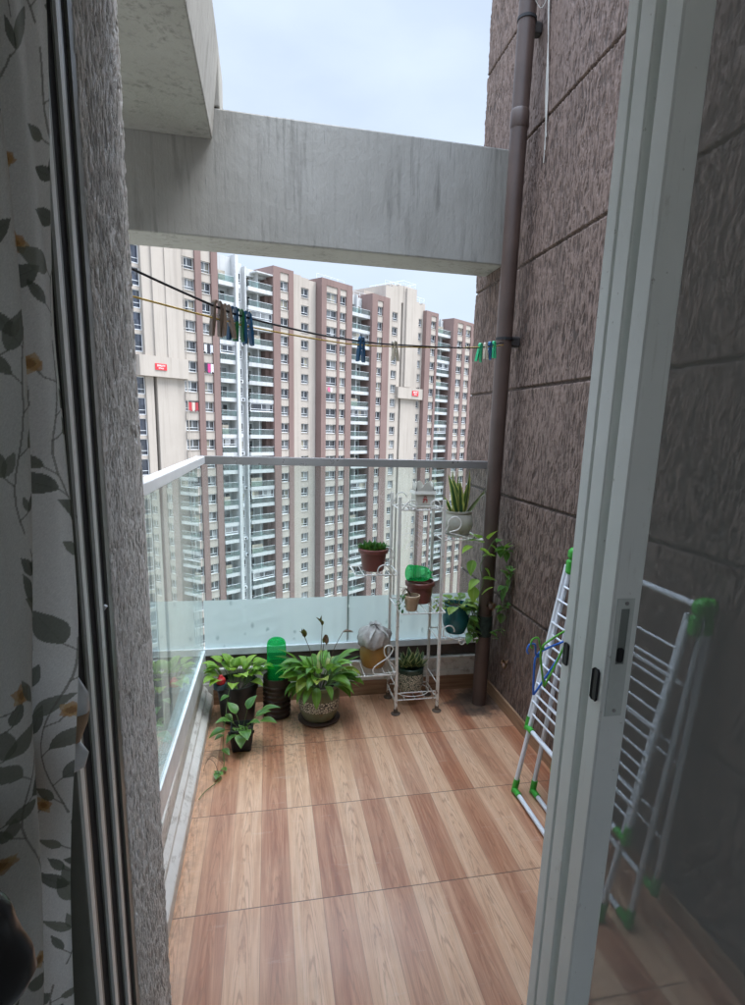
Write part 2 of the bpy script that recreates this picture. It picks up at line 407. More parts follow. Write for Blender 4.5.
M['lily_yellow'] = leaf_mat('yellowing_leaf', (.30,.38,.06), (.42,.45,.12), None)
M['spathe'] = leaf_mat('dried_spathe', (.075,.035,.02), (.16,.075,.04), None, tl=.15)
M['snake_leaf'] = leaf_mat('snake_plant_leaf', (.022,.072,.030), (.055,.13,.045), (.55,.56,.17), (.48,.62), tl=.15)
M['snake_dry'] = leaf_mat('dried_leaf_tip', (.10,.13,.05), (.13,.13,.06), None, tipc=(.27,.12,.05), tl=.1)
M['hahnii_leaf'] = leaf_mat('dwarf_snake_leaf', (.02,.055,.03), (.04,.09,.045), (.55,.54,.28), (.62,.8), tl=.12)
M['succ_leaf'] = leaf_mat('dark_rosette_leaf', (.018,.085,.020), (.06,.18,.04), None, tl=.12, rough=.3)
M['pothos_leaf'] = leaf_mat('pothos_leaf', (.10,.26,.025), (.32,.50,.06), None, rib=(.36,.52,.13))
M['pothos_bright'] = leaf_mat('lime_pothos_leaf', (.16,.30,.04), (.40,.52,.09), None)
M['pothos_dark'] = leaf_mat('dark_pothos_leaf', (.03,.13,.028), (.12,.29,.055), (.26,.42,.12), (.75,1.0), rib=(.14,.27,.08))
M['stem'] = simple('green_stem', (.09,.15,.04), .5)
M['drystem'] = simple('dry_stem', (.14,.095,.06), .85)
M['tendril'] = simple('dry_tendril', (.11,.085,.065), .9)
M['rack_white'] = simple('white_powder_tube', (.72,.74,.78), .35, 0, .04, 10)
M['rack_green'] = plastic('green_joint_plastic', (.045,.36,.035), .4)
M['hang_green'] = plastic('green_hanger_plastic', (.10,.40,.03), .35)
M['hang_blue'] = plastic('blue_hanger_plastic', (.03,.14,.55), .35)
M['rope_black'] = simple('black_line', (.012,.012,.016), .7)
M['rope_yellow'] = simple('yellow_line', (.62,.42,.10), .7)
M['string'] = simple('pale_string', (.50,.48,.44), .9)
for nm, c in dict(pin_brown=(.23,.17,.13), pin_blue=(.01,.085,.19), pin_green=(.012,.16,.045), pin_bright=(.02,.38,.16), pin_beige=(.50,.44,.34)).items():
    M[nm] = plastic(nm.replace('pin_', '')+'_peg_plastic', c, .4)
M['moss'] = simple('dark_netting_wrap', (.018,.030,.022), .9, 0, .5, 60, .7, 120)
M['redcap'] = plastic('red_plastic', (.50,.02,.03), .35)
M['bluecap'] = plastic('slate_blue_plastic', (.05,.10,.14), .4)
M['room_paint'] = simple('room_paint', (.62,.61,.58), .8, 0, .04, 3)
M['room_floor'] = simple('room_floor_tile', (.50,.48,.44), .3, 0, .05, 3)
M['chair_black'] = simple('black_chair_vinyl', (.010,.010,.011), .28, 0, .3, 6, .3, 14)

# ------------------------------------------------------------------ world, light, camera
w = bpy.data.worlds.new('World'); SC.world = w; w.use_nodes = True
nt = w.node_tree; bg = nt.nodes['Background']
sky = nt.nodes.new('ShaderNodeTexSky'); sky.sky_type = 'NISHITA'; sky.sun_disc = False
SUN_EL, SUN_AZ = R(62), R(100)          # azimuth from +Y toward +X
sky.sun_elevation = SUN_EL; sky.sun_rotation = SUN_AZ; sky.air_density = 1.0; sky.dust_density = 1.5
tc = nt.nodes.new('ShaderNodeTexCoord')
mp = nt.nodes.new('ShaderNodeMapping'); mp.inputs['Scale'].default_value = (1,1,2.4)
nz = nt.nodes.new('ShaderNodeTexNoise'); nz.inputs['Scale'].default_value = 2.3; nz.inputs['Detail'].default_value = 6; nz.inputs['Roughness'].default_value = .5
rp = nt.nodes.new('ShaderNodeValToRGB'); e = rp.color_ramp.elements; e[0].position = .36; e[0].color = (.70,.70,.70,1); e[1].position = .64; e[1].color = (.97,.97,.97,1)
mx = nt.nodes.new('ShaderNodeMix'); mx.data_type = 'RGBA'
nt.links.new(tc.outputs['Generated'], mp.inputs[0]); nt.links.new(mp.outputs[0], nz.inputs['Vector']); nt.links.new(nz.outputs['Fac'], rp.inputs[0])
nt.links.new(rp.outputs[0], mx.inputs[0]); nt.links.new(sky.outputs[0], mx.inputs[6])
mx.inputs[7].default_value = (4.6, 5.35, 6.5, 1)
# brightness added to unseen sky overhead and behind, lighting balcony and room
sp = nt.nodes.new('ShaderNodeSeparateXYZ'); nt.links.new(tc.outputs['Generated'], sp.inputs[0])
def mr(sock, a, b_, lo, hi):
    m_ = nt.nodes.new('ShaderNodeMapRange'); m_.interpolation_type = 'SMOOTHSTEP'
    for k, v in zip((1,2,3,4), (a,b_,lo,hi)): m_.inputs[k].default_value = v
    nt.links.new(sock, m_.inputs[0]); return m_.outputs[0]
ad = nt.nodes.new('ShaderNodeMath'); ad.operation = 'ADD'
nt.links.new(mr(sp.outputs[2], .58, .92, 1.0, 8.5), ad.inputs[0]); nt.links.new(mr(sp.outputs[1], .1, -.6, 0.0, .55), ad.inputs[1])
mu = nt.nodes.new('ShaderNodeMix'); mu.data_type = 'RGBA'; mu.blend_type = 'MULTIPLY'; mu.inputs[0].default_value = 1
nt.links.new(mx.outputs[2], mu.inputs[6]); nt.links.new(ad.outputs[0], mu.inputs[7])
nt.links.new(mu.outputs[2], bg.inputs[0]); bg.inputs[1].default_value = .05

L = bpy.data.lights.new('sun', 'SUN'); L.energy = 1.5; L.angle = R(35); L.color = (1, .97, .92)
so = bpy.data.objects.new('sun', L); C.objects.link(so)
dv = Vector((math.sin(SUN_AZ)*math.cos(SUN_EL), math.cos(SUN_AZ)*math.cos(SUN_EL), math.sin(SUN_EL)))
so.rotation_euler = dv.to_track_quat('Z', 'Y').to_euler(); so.location = (0, 0, 30)

cam = bpy.data.cameras.new('camera'); co = bpy.data.objects.new('camera', cam); C.objects.link(co)
cam.sensor_fit = 'VERTICAL'; cam.sensor_height = 36; cam.sensor_width = 36; cam.lens = 580.18/1005*36
cam.shift_x = -21.65/1005; cam.shift_y = 42.52/1005; cam.clip_end = 4000; cam.clip_start = .02
p_, y_, r_ = .19979724, .21750099, -.03147159
F = Vector((math.sin(y_)*math.cos(p_), math.cos(y_)*math.cos(p_), -math.sin(p_))); Rt = Vector((math.cos(y_), -math.sin(y_), 0)); D = F.cross(Rt)
Rr = Rt*math.cos(r_)+D*math.sin(r_); Dr = -Rt*math.sin(r_)+D*math.cos(r_)
mw = Matrix((( Rr.x, -Dr.x, -F.x, 0), (Rr.y, -Dr.y, -F.y, 0), (Rr.z, -Dr.z, -F.z, 1.5), (0,0,0,1)))
co.matrix_world = mw; SC.camera = co
SC.view_settings.view_transform = 'Standard'; SC.view_settings.look = 'None'; SC.view_settings.gamma = 1; SC.view_settings.exposure = 1.8
SC.render.engine = 'CYCLES'; SC.cycles.max_bounces = 10; SC.cycles.transparent_max_bounces = 16; SC.cycles.use_denoising = True
SC.cycles.diffuse_bounces = 6; SC.cycles.caustics_reflective = False; SC.cycles.caustics_refractive = False

# ------------------------------------------------------------------ ground far below, sky is the world
gm = NT('city_ground'); gp = gm.pos()
gc = gm.mix(gm.ramp(gm.noise(gp, .02, 6, .6), [(.5, 0), (.66, 1)]), (.24,.225,.205), (.06,.085,.04))
M['ground'] = gm.done(gm.bsdf(gc, .9))
b = MB(); b.quad((-2500,-2500,-48), (2500,-2500,-48), (2500,2500,-48), (-2500,2500,-48))
tag(b.build('ground', M['ground']), kind='structure')

# ------------------------------------------------------------------ room the photo is taken from
def struct(name, b, m): return tag(b.build(name, m), kind='structure')
b = MB(); b.box(-2.4,2.6,-2.6,.95,-.12,0); struct('room_floor', b, M['room_floor'])
b = MB(); b.box(-2.4,2.6,-2.6,.98,2.75,2.87); struct('room_ceiling', b, M['room_paint'])
b = MB(); b.box(-2.52,-2.4,-2.6,.98,0,2.75); b.box(2.6,2.72,-2.6,.98,0,2.75); b.box(-2.4,-.9,-2.72,-2.6,0,2.75); b.box(.8,2.6,-2.72,-2.6,0,2.75); b.box(-.9,.8,-2.72,-2.6,0,.9); b.box(-.9,.8,-2.72,-2.6,2.1,2.75)  # opening in the unseen back wall, added so sky lights the room
struct('room_wall', b, M['room_paint'])

# balcony floor slab
b = MB(); b.box(-.34,1.27,.95,3.06,-.15,0); struct('balcony_floor', b, M['tiles'])

# ------------------------------------------------------------------ walls and beams round the balcony
def field(ny, nz_, dy, dz, ly, lz, seed):
    """band-limited random field: grains about ly wide and lz tall"""
    g = np.random.RandomState(seed).randn(nz_, ny); fy = np.fft.rfftfreq(ny, dy)[None,:]; fz = np.fft.fftfreq(nz_, dz)[:,None]
    q = (fy*ly)**2+(fz*lz)**2
    out = np.fft.irfft2(np.fft.rfft2(g)*np.exp(-q*4.0)*np.sqrt(q+.02), s=(nz_, ny)); return (out-out.mean())/out.std()
def relief(name, m, parent, xf, sgn, y0, y1, z0, z1, step, ly, lz, amp, grooves=(), back=.2, seed=1):
    """textured render coat as real relief, facing sgn*X, closed to the back"""
    ny = int((y1-y0)/step)+1; nz_ = int((z1-z0)/step)+1; ys = np.linspace(y0, y1, ny); zs = np.linspace(z0, z1, nz_)
    n1 = field(ny, nz_, step, step, ly, lz, seed); n2 = field(ny, nz_, step, step, ly*2.6, lz*1.3, seed+1); n3 = field(ny, nz_, step, step, ly*.45, lz*.3, seed+2); n4 = field(ny, nz_, step, step, .5, .5, seed+3)
    # grains meander: shift rows sideways
    sh = field(ny, nz_, step, step, ly*6, lz*1.2, seed+4)*1.2
    jj = np.clip(np.arange(ny)[None,:]+np.round(sh).astype(int), 0, ny-1); n1 = np.take_along_axis(n1, jj, 1)
    t_ = np.clip((n1+.25*n2+.95+.25*n4)/1.5, 0, 1); h = t_*t_*(3-2*t_)
    H = amp*(h+.16*n3*h+.10*n2)
    tone = np.clip(.25+.75*h, 0, 1)
    for gz_ in grooves:
        d = np.abs(zs-gz_)[:,None]+.0012*n3; gm_ = np.clip((.0085-d)/.003, 0, 1); H = H*(1-gm_)-.009*gm_; tone = tone*(1-.55*gm_)
    X = xf+sgn*(H-amp)
    V = np.stack([X, np.repeat(ys[None,:], nz_, 0), np.repeat(zs[:,None], ny, 1)], -1).reshape(-1, 3)
    idx = np.arange(ny*nz_).reshape(nz_, ny)
    q = np.stack([idx[:-1,:-1], idx[:-1,1:], idx[1:,1:], idx[1:,:-1]], -1).reshape(-1, 4)
    ring = np.concatenate([idx[0,:], idx[1:,-1], idx[-1,-2::-1], idx[-2:0:-1,0]]); RB = V[ring].copy(); RB[:,0] = xf-sgn*back
    k0 = len(V); V = np.concatenate([V, RB]); nr = len(ring); a = np.arange(nr); b_ = (a+1) % nr
    q = np.concatenate([q, np.stack([ring[b_], ring[a], k0+a, k0+b_], -1)])
    if sgn < 0: q = q[:,::-1]
    off = Vector(ORG.get(parent.name, (0,0,0))) if parent else Vector((0,0,0)); V = V-np.array(off)
    me = bpy.data.meshes.new(name); me.vertices.add(len(V)); me.vertices.foreach_set('co', V.astype(np.float32).ravel())
    me.loops.add(q.size); me.loops.foreach_set('vertex_index', np.ascontiguousarray(q).astype(np.int32).ravel()); me.polygons.add(len(q)); me.polygons.foreach_set('loop_start', np.arange(0, q.size, 4, dtype=np.int32)); me.update(calc_edges=True)
    ca = me.color_attributes.new('relief', 'FLOAT_COLOR', 'POINT'); tc2 = np.concatenate([tone.ravel(), np.full(nr, .4)]); ca.data.foreach_set('color', np.repeat(tc2, 4).astype(np.float32))
    me.materials.append(m); o = bpy.data.objects.new(name, me); C.objects.link(o)
    if parent: o.parent = parent; ORG[o.name] = tuple(off)
    else: ORG[o.name] = (0,0,0)
    return o
def coat_mat(name, pit, mid, high, bsc, stain):
    t = NT(name); p = t.pos()
    rl = t.node('ShaderNodeSeparateColor', {0: t.n('ShaderNodeAttribute', attribute_name='relief').outputs['Color']}).outputs[0]
    big = t.noise(p, 1.9, 5, .6); fine = t.noise(p, bsc, 4, .65)
    c = t.ramp(t.math('ADD', rl, t.math('MULTIPLY', t.math('SUBTRACT', fine, .5), .5)), [(.2, pit), (.62, mid), (1.0, high)])
    st = t.ramp(t.noise(t.scale(p, (6,6,.4)), 1.3, 5, .65), [(.50, 0), (.74, .6)])
    c = t.mix(st, c, stain)
    c = t.mix(t.math('MULTIPLY', t.ramp(big, [(.35, 0), (.7, 1)]), .35), c, high)
    return t.done(t.bsdf(c, .7, 0, t.bump(fine, .5, .0015), Specular_IOR_Level=.4))
M['coat_grey'] = coat_mat('grey_render_coat', (.20,.196,.185), (.66,.65,.63), (.88,.87,.85), 420, (.24,.235,.22))
M['coat_brown'] = coat_mat('brown_render_coat', (.040,.026,.020), (.120,.080,.064), (.195,.136,.112), 300, (.062,.043,.034))
b = MB()
b.box(-3.2,-.27,.985,1.255,-.5,2.42)                    # pillar beside the door
b.box(-3.2,1.24,.985,1.263,2.42,3.2)                     # over the door
wl = b.build('exterior_wall', M['grey_pillar']); tag(wl, 'grey rough scratch-textured wall pillar between the door jamb and the balcony', 'wall')
relief('render_coat', M['coat_grey'], wl, -.2485, 1, .985, 1.266, -.02, 2.418, .0017, .0028, .021, .0021, back=.02, seed=3)

gz = [.02,.60,1.157,1.712,2.308,2.892,3.47,4.05]
wl = relief('brown_wall', M['coat_brown'], None, 1.2485, -1, .99, 3.58, -.3, 4.62, .0030, .0048, .046, .0040, grooves=gz, back=.35, seed=20)
b = MB(); b.box(1.236,1.2475,1.0,3.029,.001,.072); b.build('skirting', M['skirt'], wl)
tag(wl, 'tall brown bark-textured wall with horizontal grooves along the balcony', 'wall')

b = MB(); b.box(-1.6,1.248,3.155,3.41,2.368,2.928)
tag(b.build('cross_beam', M['beam'], bevel=.008), 'wide grey-green streaked concrete beam spanning the balcony opening', 'beam')
b = MB()
i = len(b.v); X0 = -1.5
for Y in (1.266, 3.152):
    b.v += [(X0,Y,2.79),(-.235,Y,2.79),(-.195,Y,3.17),(X0,Y,3.17)]
b.f += [(0,1,2,3),(7,6,5,4),(0,4,5,1),(1,5,6,2),(2,6,7,3),(3,7,4,0)]
b.box(X0,-.197,3.152,3.40,2.931,3.17)
tag(b.build('side_beam', M['beam'], bevel=.006), 'pale concrete beam overhead running from the wall to the wide cross beam', 'beam')

# ------------------------------------------------------------------ balcony curbs
t = thing('balcony_curb', 'low curb with wood skirting and stained white ledge under the front glass', 'curb', (.45,3.03,0))
b = MB(); b.box(-.30,1.248,3.03,3.045,.001,.088); b.build('skirting', M['skirt'], t)
b = MB(); b.box(-.36,1.248,3.046,3.14,0,.2); b.box(-.36,1.248,3.03,3.046,.089,.125); b.box(-.36,1.248,3.036,3.046,.125,.196); b.box(-.36,1.248,3.026,3.046,.196,.208)
b.build('ledge', M['curb'], t, bevel=.003)
b = MB(); b.box(-.36,1.248,3.062,3.13,.208,.275); b.build('recess', simple('dark_recess_brown', (.075,.055,.045), .8, 0, .4, 12), t)  # dark brown strip set back under the glass channel
t = thing('balcony_curb', 'long low white curb with rust stains under the side glass', 'curb', (-.36,2.2,0))
b = MB(); pr = [(-.302,.001),(-.302,.055),(-.306,.062),(-.328,.085),(-.330,.098),(-.3475,.120),(-.3475,.001)]
b.v = [(x,1.27,z) for x, z in pr]+[(x,3.024,z) for x, z in pr]; n = len(pr)
b.f = [(k,(k+1) % n,n+(k+1) % n,n+k) for k in range(n)]+[tuple(range(n)),tuple(n+k for k in reversed(range(n)))]
b.build('ledge', M['curb'], t, bevel=.002)
b = MB(); b.box(-.44,-.349,1.27,3.024,0,.19); b.box(-.365,-.349,1.27,3.024,.19,.205); b.build('upstand', M['curb'], t, bevel=.004)

# ------------------------------------------------------------------ glass railings
t = thing('glass_railing', 'front glass balustrade with steel handrail and frosted lower band', 'railing', (.45,3.075,.2))
b = MB(); b.box(-.335,1.246,3.045,3.105,1.292,1.331,.004); b.build('handrail', M['steel'], t)
b = MB(); b.box(-.345,1.246,3.05,3.10,.276,.312,.003); b.build('bottom_channel', M['alu'], t)
for x0, x1 in ((-.34,.424), (.430,1.246)):
    b = MB(); b.box(x0,x1,3.070,3.080,.310,1.293); gp_ = b.build('glass_panel', M['glass'], t)
    b = MB(); b.quad((x0+.002,3.0665,.312),(x1-.002,3.0665,.312),(x1-.002,3.0665,.578),(x0+.002,3.0665,.578)); b.build('frosted_film', M['film'], gp_)
b = MB(); b.box(.4245,.4295,3.0705,3.0795,.312,1.292); b.build('joint', M['glass_edge'], t)
t = thing('glass_railing', 'side glass balustrade with pale handrail running back along the curb', 'railing', (-.36,2.2,.2))
def sheared(b, x0, x1, z0, z1, ya=1.27, yb=3.04, k=.022):
    i = len(b.v); f = lambda x, y: x-k*(3.0-y)/1.3
    b.v += [(f(x0,ya),ya,z0),(f(x1,ya),ya,z0),(f(x1,yb),yb,z0),(f(x0,yb),yb,z0),(f(x0,ya),ya,z1),(f(x1,ya),ya,z1),(f(x1,yb),yb,z1),(f(x0,yb),yb,z1)]
    for q in ((0,3,2,1),(4,5,6,7),(0,1,5,4),(1,2,6,5),(2,3,7,6),(3,0,4,7)): b.f.append(tuple(i+k_ for k_ in q))
b = MB(); sheared(b, -.350,-.305,1.295,1.331); b.build('handrail', M['handrail_side'], t, bevel=.003)
b = MB(); sheared(b, -.362,-.335,.206,.31); b.build('bottom_channel', M['alu'], t, bevel=.002)
for ya, yb in ((1.27,1.79), (1.797,3.06)):
    b = MB(); sheared(b, -.353,-.343,.310,1.293,ya,yb); b.build('glass_panel', M['glass_left'], t)
b = MB(); sheared(b, -.352,-.344,.312,1.292,1.791,1.796); b.build('joint', M['glass_edge'], t)

# ------------------------------------------------------------------ drain pipe
PX, PY = 1.148, 2.84
t = thing('drain_pipe', 'brown round drain pipe standing in the balcony corner', 'pipe', (PX,PY,0))
b = MB(); b.tube([(PX-.006,PY,0),(PX,PY,1.4),(PX+.014,PY,3.4),(PX+.022,PY,4.6)], .0395, 28); b.build('pipe', M['pipe'], t, smooth='auto')
b = MB(); b.lathe([(.040,0),(.0435,.010),(.0435,.07),(.040,.08)], (PX+.011,PY,2.87), 28); b.build('collar', M['pipe'], t, smooth='auto')
for z in (1.945, 3.31):
    dx = .003+.006*(z-1.4)
    b = MB(); b.lathe([(.0405,-.006),(.044,-.006),(.044,.006),(.0405,.006)], (PX+dx,PY,z), 24)
    k = b.build('clamp', M['black'], t)
    b = MB(); b.box(PX+.04,1.249,PY+.02,PY+.062,z-.03,z+.02,.006); b.build('bracket', simple('dark_timber_block', (.05,.042,.038), .8, 0, .3, 20), k)
b = MB(); b.lathe([(.0405,0),(.043,.002),(.0445,.05),(.042,.115),(.0405,.117)], (PX-.004,PY,.40), 24, .03); b.build('wrap', M['moss'], t, smooth='auto')
b = MB()
for k in range(3):
    b.tube(smoothpath([(1.236,2.786+.006*k,3.40),(1.240,2.77,3.2),(1.238,2.75-.01*k,2.98),(1.242,2.72+.004*k,2.80-.05*k)]), .0022, 5)
b.tube(smoothpath([(1.19,2.86,3.33),(1.215,2.82,3.42),(1.238,2.786,3.40)]), .002, 5); b.tube(smoothpath([(1.17,2.80,3.38),(1.21,2.80,3.34),(1.24,2.79,3.41)]), .002, 5)
tag(b.build('string', M['string']), 'frayed pale string hanging down the brown wall beside the pipe', 'string')

# ------------------------------------------------------------------ sliding doors
def stile_part(t, x0, x1, y0, y1, z0=.04, z1=2.40, groove=False):
    b = MB()
    if groove:
        m_ = .892
        b.box(x0,x1,y0,m_-.003,z0,z1,.002); b.box(x0+.0,x1,m_+.003,y1,z0,z1,.002); b.box(x0+.006,x1,m_-.003,m_+.003,z0,z1)
    else: b.box(x0,x1,y0,y1,z0,z1,.003)
    return b.build('stile', M['upvc'], t)
XD = .536
t = thing('sliding_door', 'pale framed outer sliding glass door with dark latch slot', 'door', (.9,.888,.02))
t.location.x -= .020; t.rotation_euler.y = .009
s = stile_part(t, XD+.004, XD+.06, .85, .925, groove=True)
b = MB(); b.box(XD+.0015,XD+.004,.901,.917,1.080,1.122,.003); b.build('latch', M['black'], s)
stile_part(t, 1.20, 1.256, .85, .925)
b = MB(); b.box(XD+.061,1.199,.855,.92,.04,.10); b.build('rail', M['upvc'], t)
b = MB(); b.box(XD+.061,1.199,.855,.92,2.34,2.40); b.build('rail', M['upvc'], t)
b = MB(); b.box(XD+.061,1.199,.884,.890,.101,2.339); b.build('glass', M['glass_door'], t)
t = thing('mesh_door', 'inner sliding insect screen door with recessed handle and grey mesh', 'door', (.9,.80,.02))
t.location.x -= .020; t.rotation_euler.y = .009
s = stile_part(t, XD, XD+.049, .78, .822)
b = MB(); b.box(XD-.0018,XD,.793,.811,1.063,1.119,.004); b.build('latch', M['black'], s)
# handle: thin plate with a finger recess and two screws on the face toward the room
b = MB(); zz = (1.045,1.245)
b.box(XD+.007,XD+.015,.7785,.7815,*zz); b.box(XD+.030,XD+.037,.7785,.7815,*zz); b.box(XD+.015,XD+.030,.7785,.7815,1.045,1.135); b.box(XD+.015,XD+.030,.7785,.7815,1.228,1.245)
h = b.build('handle', simple('handle_plate', (.60,.635,.605), .4, .1, .08, 30), s)
b = MB(); b.quad((XD+.015,.7796,1.135),(XD+.030,.7796,1.135),(XD+.030,.7796,1.228),(XD+.015,.7796,1.228)); b.build('recess', simple('recess_grey', (.20,.22,.205), .5), h)
b = MB(); b.box(XD+.016,XD+.027,.777,.7794,1.138,1.163,.003); b.build('thumb_latch', M['black'], h)
for z in (1.237, 1.055):
    b = MB(); b.tube([(XD+.023,.7785,z),(XD+.023,.7768,z)], .0032, 10); b.build('screw', M['steel'], h)
stile_part(t, 1.21, 1.256, .78, .822)
b = MB(); b.box(XD+.05,1.209,.785,.818,.04,.09); b.build('rail', M['upvc'], t)
b = MB(); b.box(XD+.05,1.209,.785,.818,2.35,2.40); b.build('rail', M['upvc'], t)
b = MB(); b.quad((XD+.049,.796,.09),(1.21,.796,.09),(1.21,.796,2.35),(XD+.049,.796,2.35)); b.build('mesh', M['mesh'], t)
# fixed outer frame with three tracks
t = thing('door_frame', 'sliding door frame jamb with three tracks beside the curtain', 'door frame', (-.27,.87,0))
b = MB(); b.box(-.33,-.296,.72,.984,0,2.45)
b.box(-.30,-.25,.962,.9835,0,2.45); jb = b.build('jamb', M['jamb'], t)
for y in (.762, .832, .901):
    b = MB(); b.box(-.297,-.25,y,y+.034,.0,2.45,.003); r = b.build('track_rib', M['jamb'], t)
    b = MB(); b.box(-.2515,-.2475,y+.001,y+.016,.0,2.45); b.build('track_bead', M['upvc'], r)
for y in (.7965, .8665, .9355):
    b = MB(); b.box(-.297,-.2535,y+.0005,y+(.0345 if y < .93 else .025),.0,2.45); b.build('brush_strip', M['darkbrush'], t)
b = MB(); b.tube([(-.2715,.95,1.205),(-.258,.95,1.203),(-.252,.95,1.212)], .004, 8); b.build('latch_pin', M['alu'], t)
b = MB(); b.box(-.25,1.258,.72,.984,2.405,2.45); b.build('head_track', M['jamb'], t)
b = MB(); b.box(-.25,1.258,.72,.984,.001,.022); b.build('sill_track', M['jamb'], t)
b = MB(); b.box(1.2585,1.30,.72,.984,0,2.45); b.build('jamb', M['jamb'], t)

# ------------------------------------------------------------------ plant stand
t = thing('plant_stand', 'tall white wire plant stand with scrolled side shelves and rusty feet', 'plant stand', (.76,2.885,0))
XL, XR, YF, YB = .645, .874, 2.785, 2.985
for x, y, zt, lean in ((XL,YF,1.165,-.007),(XR,YF,1.15,-.006),(XL,YB,1.165,-.006),(XR,YB,1.15,-.006)):
    b = MB(); b.tube([(x-lean,y,.004),(x,y,.6),(x+lean,y,zt)], .0102, 4); lg = b.build('leg', M['white_metal'], t)
    b = MB(); b.lathe([(.024,0),(.026,.004),(.012,.010),(.011,.03),(0,.032)], (x-lean,y,0), 18); b.build('foot', simple('rusty_foot', (.12,.085,.06), .7, .2, .4, 30), lg, smooth='auto')
def scroll(c, s, axis=1, flip=1):
    """flat wire scroll in the XZ plane: a curl and a tail"""
    pts = []
    for k in range(26):
        a = -2.2+k*.30; r = .006+.030*(1-k/26)
        pts.append((c[0]+flip*s*r*math.cos(a), c[1], c[2]+s*(r*math.sin(a))))
    return smoothpath(pts, 2)
def shelf(x0, x1, y0, y1, z, nw=4, name='shelf'):
    b = MB(); r = .004
    for y in (y0, y1): b.tube([(x0,y,z),(x1,y,z)], r, 6)
    for x in (x0, x1): b.tube([(x,y0,z),(x,y1,z)], r, 6)
    for k in range(nw):
        x = x0+(x1-x0)*(k+1)/(nw+1); b.tube([(x,y0,z-.002),(x,y1,z-.002)], .0025, 5)
    return b.build(name, M['white_metal'], t)
def curls(par, items):
    for it in items:
        b = MB(); b.tube(smoothpath(it, 5), .0034, 6); b.build('scroll', M['white_metal'], par)
def loop(cx, y, cz, r, a0, a1, n=10, sx=1.0): return [(cx+sx*r*math.cos(a0+(a1-a0)*k/n), y, cz+r*math.sin(a0+(a1-a0)*k/n)) for k in range(n+1)]
top = shelf(XL,XR,YF,YB,1.099)
curls(top, [[(XL+.005,YF,1.10)]+loop(.70,YF-.004,1.125,.024,R(150),R(-160),9)+[(.73,YF,1.10)], loop(.82,YF-.004,1.125,.024,R(180),R(-140),9)+[(XR-.01,YF,1.11)],
            [(XL,YB,1.10)]+loop(.69,YB,1.135,.03,R(170),R(10),8), loop(.835,YB,1.135,.03,R(170),R(10),8)+[(XR,YB,1.10)]])
hi = shelf(XR,1.085,YF,YB,.944)
curls(hi, [[(XR,YF-.004,.985)]+loop(.925,YF-.006,1.03,.035,R(200),R(-70),10)[::1]+[(.90,YF-.006,.985),(.96,YF-.006,.968),(1.03,YF-.006,.945)],
           loop(1.045,YF-.004,.958,.014,R(20),R(250),8)])
lo_ = shelf(.425,XL,YF,YB,.768)
curls(lo_, [loop(.565,YF-.004,.79,.03,R(-150),R(-330),9)+[(.60,YF-.004,.80),(XL-.03,YF-.004,.768)], loop(.60,YF+.09,.855,.036,R(-110),R(150),10)+[(.55,YF+.09,.80)],
            [(.425,YB,.768),(.405,YB-.02,.80),(.42,YB-.03,.82)]])
mid = shelf(XL,XR,2.70,YB,.586,4)
curls(mid, [[(XR-.03,YF,.588),(XR-.005,YF-.01,.61),(XR-.03,YF-.01,.635),(XR-.045,YF-.01,.62)]])
rl = shelf(XR,1.09,YF,YB,.405)
curls(rl, [loop(.925,YF-.004,.455,.03,R(-10),R(190),9)+[(.895,YF-.004,.425)], [(.90,YF-.003,.43),(.96,YF-.006,.408),(1.0,YF-.006,.412)]+loop(1.0,YF-.008,.395,.016,R(90),R(-200),8)+[(1.06,YF-.004,.41)]])
ll = shelf(.43,XL,YF,YB,.225,3)
curls(ll, [[(.525,YF-.02,.24),(.518,YF-.02,.262),(.535,YF-.02,.29),(.60,YF-.02,.335),(.622,YF-.02,.37)]+loop(.60,YF-.02,.375,.024,R(0),R(190),7)+[(.582,YF-.02,.345),(.61,YF-.02,.305),(.635,YF-.01,.28)],
           [(.525,YF-.02,.24),(.58,YF-.02,.243),(XL,YF-.005,.245)]])
bs = shelf(XL,XR,YF,YB,.078,3)
b = MB(); b.tube([(XL,YF,.118),(XR,YF,.118)], .0035, 6); b.tube([(XL,YF,.165),(XL,YB,.165)], .0035, 6); b.tube([(XR,YF,.165),(XR,YB,.165)], .0035, 6)
b.tube([(.76+.095*math.cos(a*.2617),2.885+.085*math.sin(a*.2617),.0865) for a in range(25)], .003, 6); b.build('guard', M['white_metal'], bs)

# ------------------------------------------------------------------ pots and plants
def pot(t, prof, c, m, soil=None, wall=.006, seg=36, name='pot'):
    """prof: outside (r,z) from foot to lip; adds an inner wall"""
    inner = [(max(.004, r-wall), z+(wall if i == 0 else 0)) for i, (r, z) in enumerate(prof)]
    b = MB(); b.lathe([(0.0005, prof[0][1])]+prof+[(r, z) for r, z in reversed(inner)]+[(0.0005, inner[0][1])], c, seg)
    o = b.build(name, m, t, smooth='auto')
    if soil:
        r, z = soil; b = MB(); n = 14
        i = len(b.v); b.v.append((c[0], c[1], c[2]+z+.006))
        for k in range(3):
            for j in range(n):
                a = 2*math.pi*j/n; rr = r*(k+1)/3; b.v.append((c[0]+rr*math.cos(a), c[1]+rr*math.sin(a), c[2]+z+random.uniform(-.004,.006)*(k < 2)))
        for j in range(n): b.f.append((i, i+1+j, i+1+(j+1) % n))
        for k in range(2):
            for j in range(n): b.f.append((i+1+k*n+j, i+1+(k+1)*n+j, i+1+(k+1)*n+(j+1) % n, i+1+k*n+(j+1) % n))
        b.build('soil', M['soil'], t, smooth=True)
    return o
def rnd(a, b): return random.uniform(a, b)

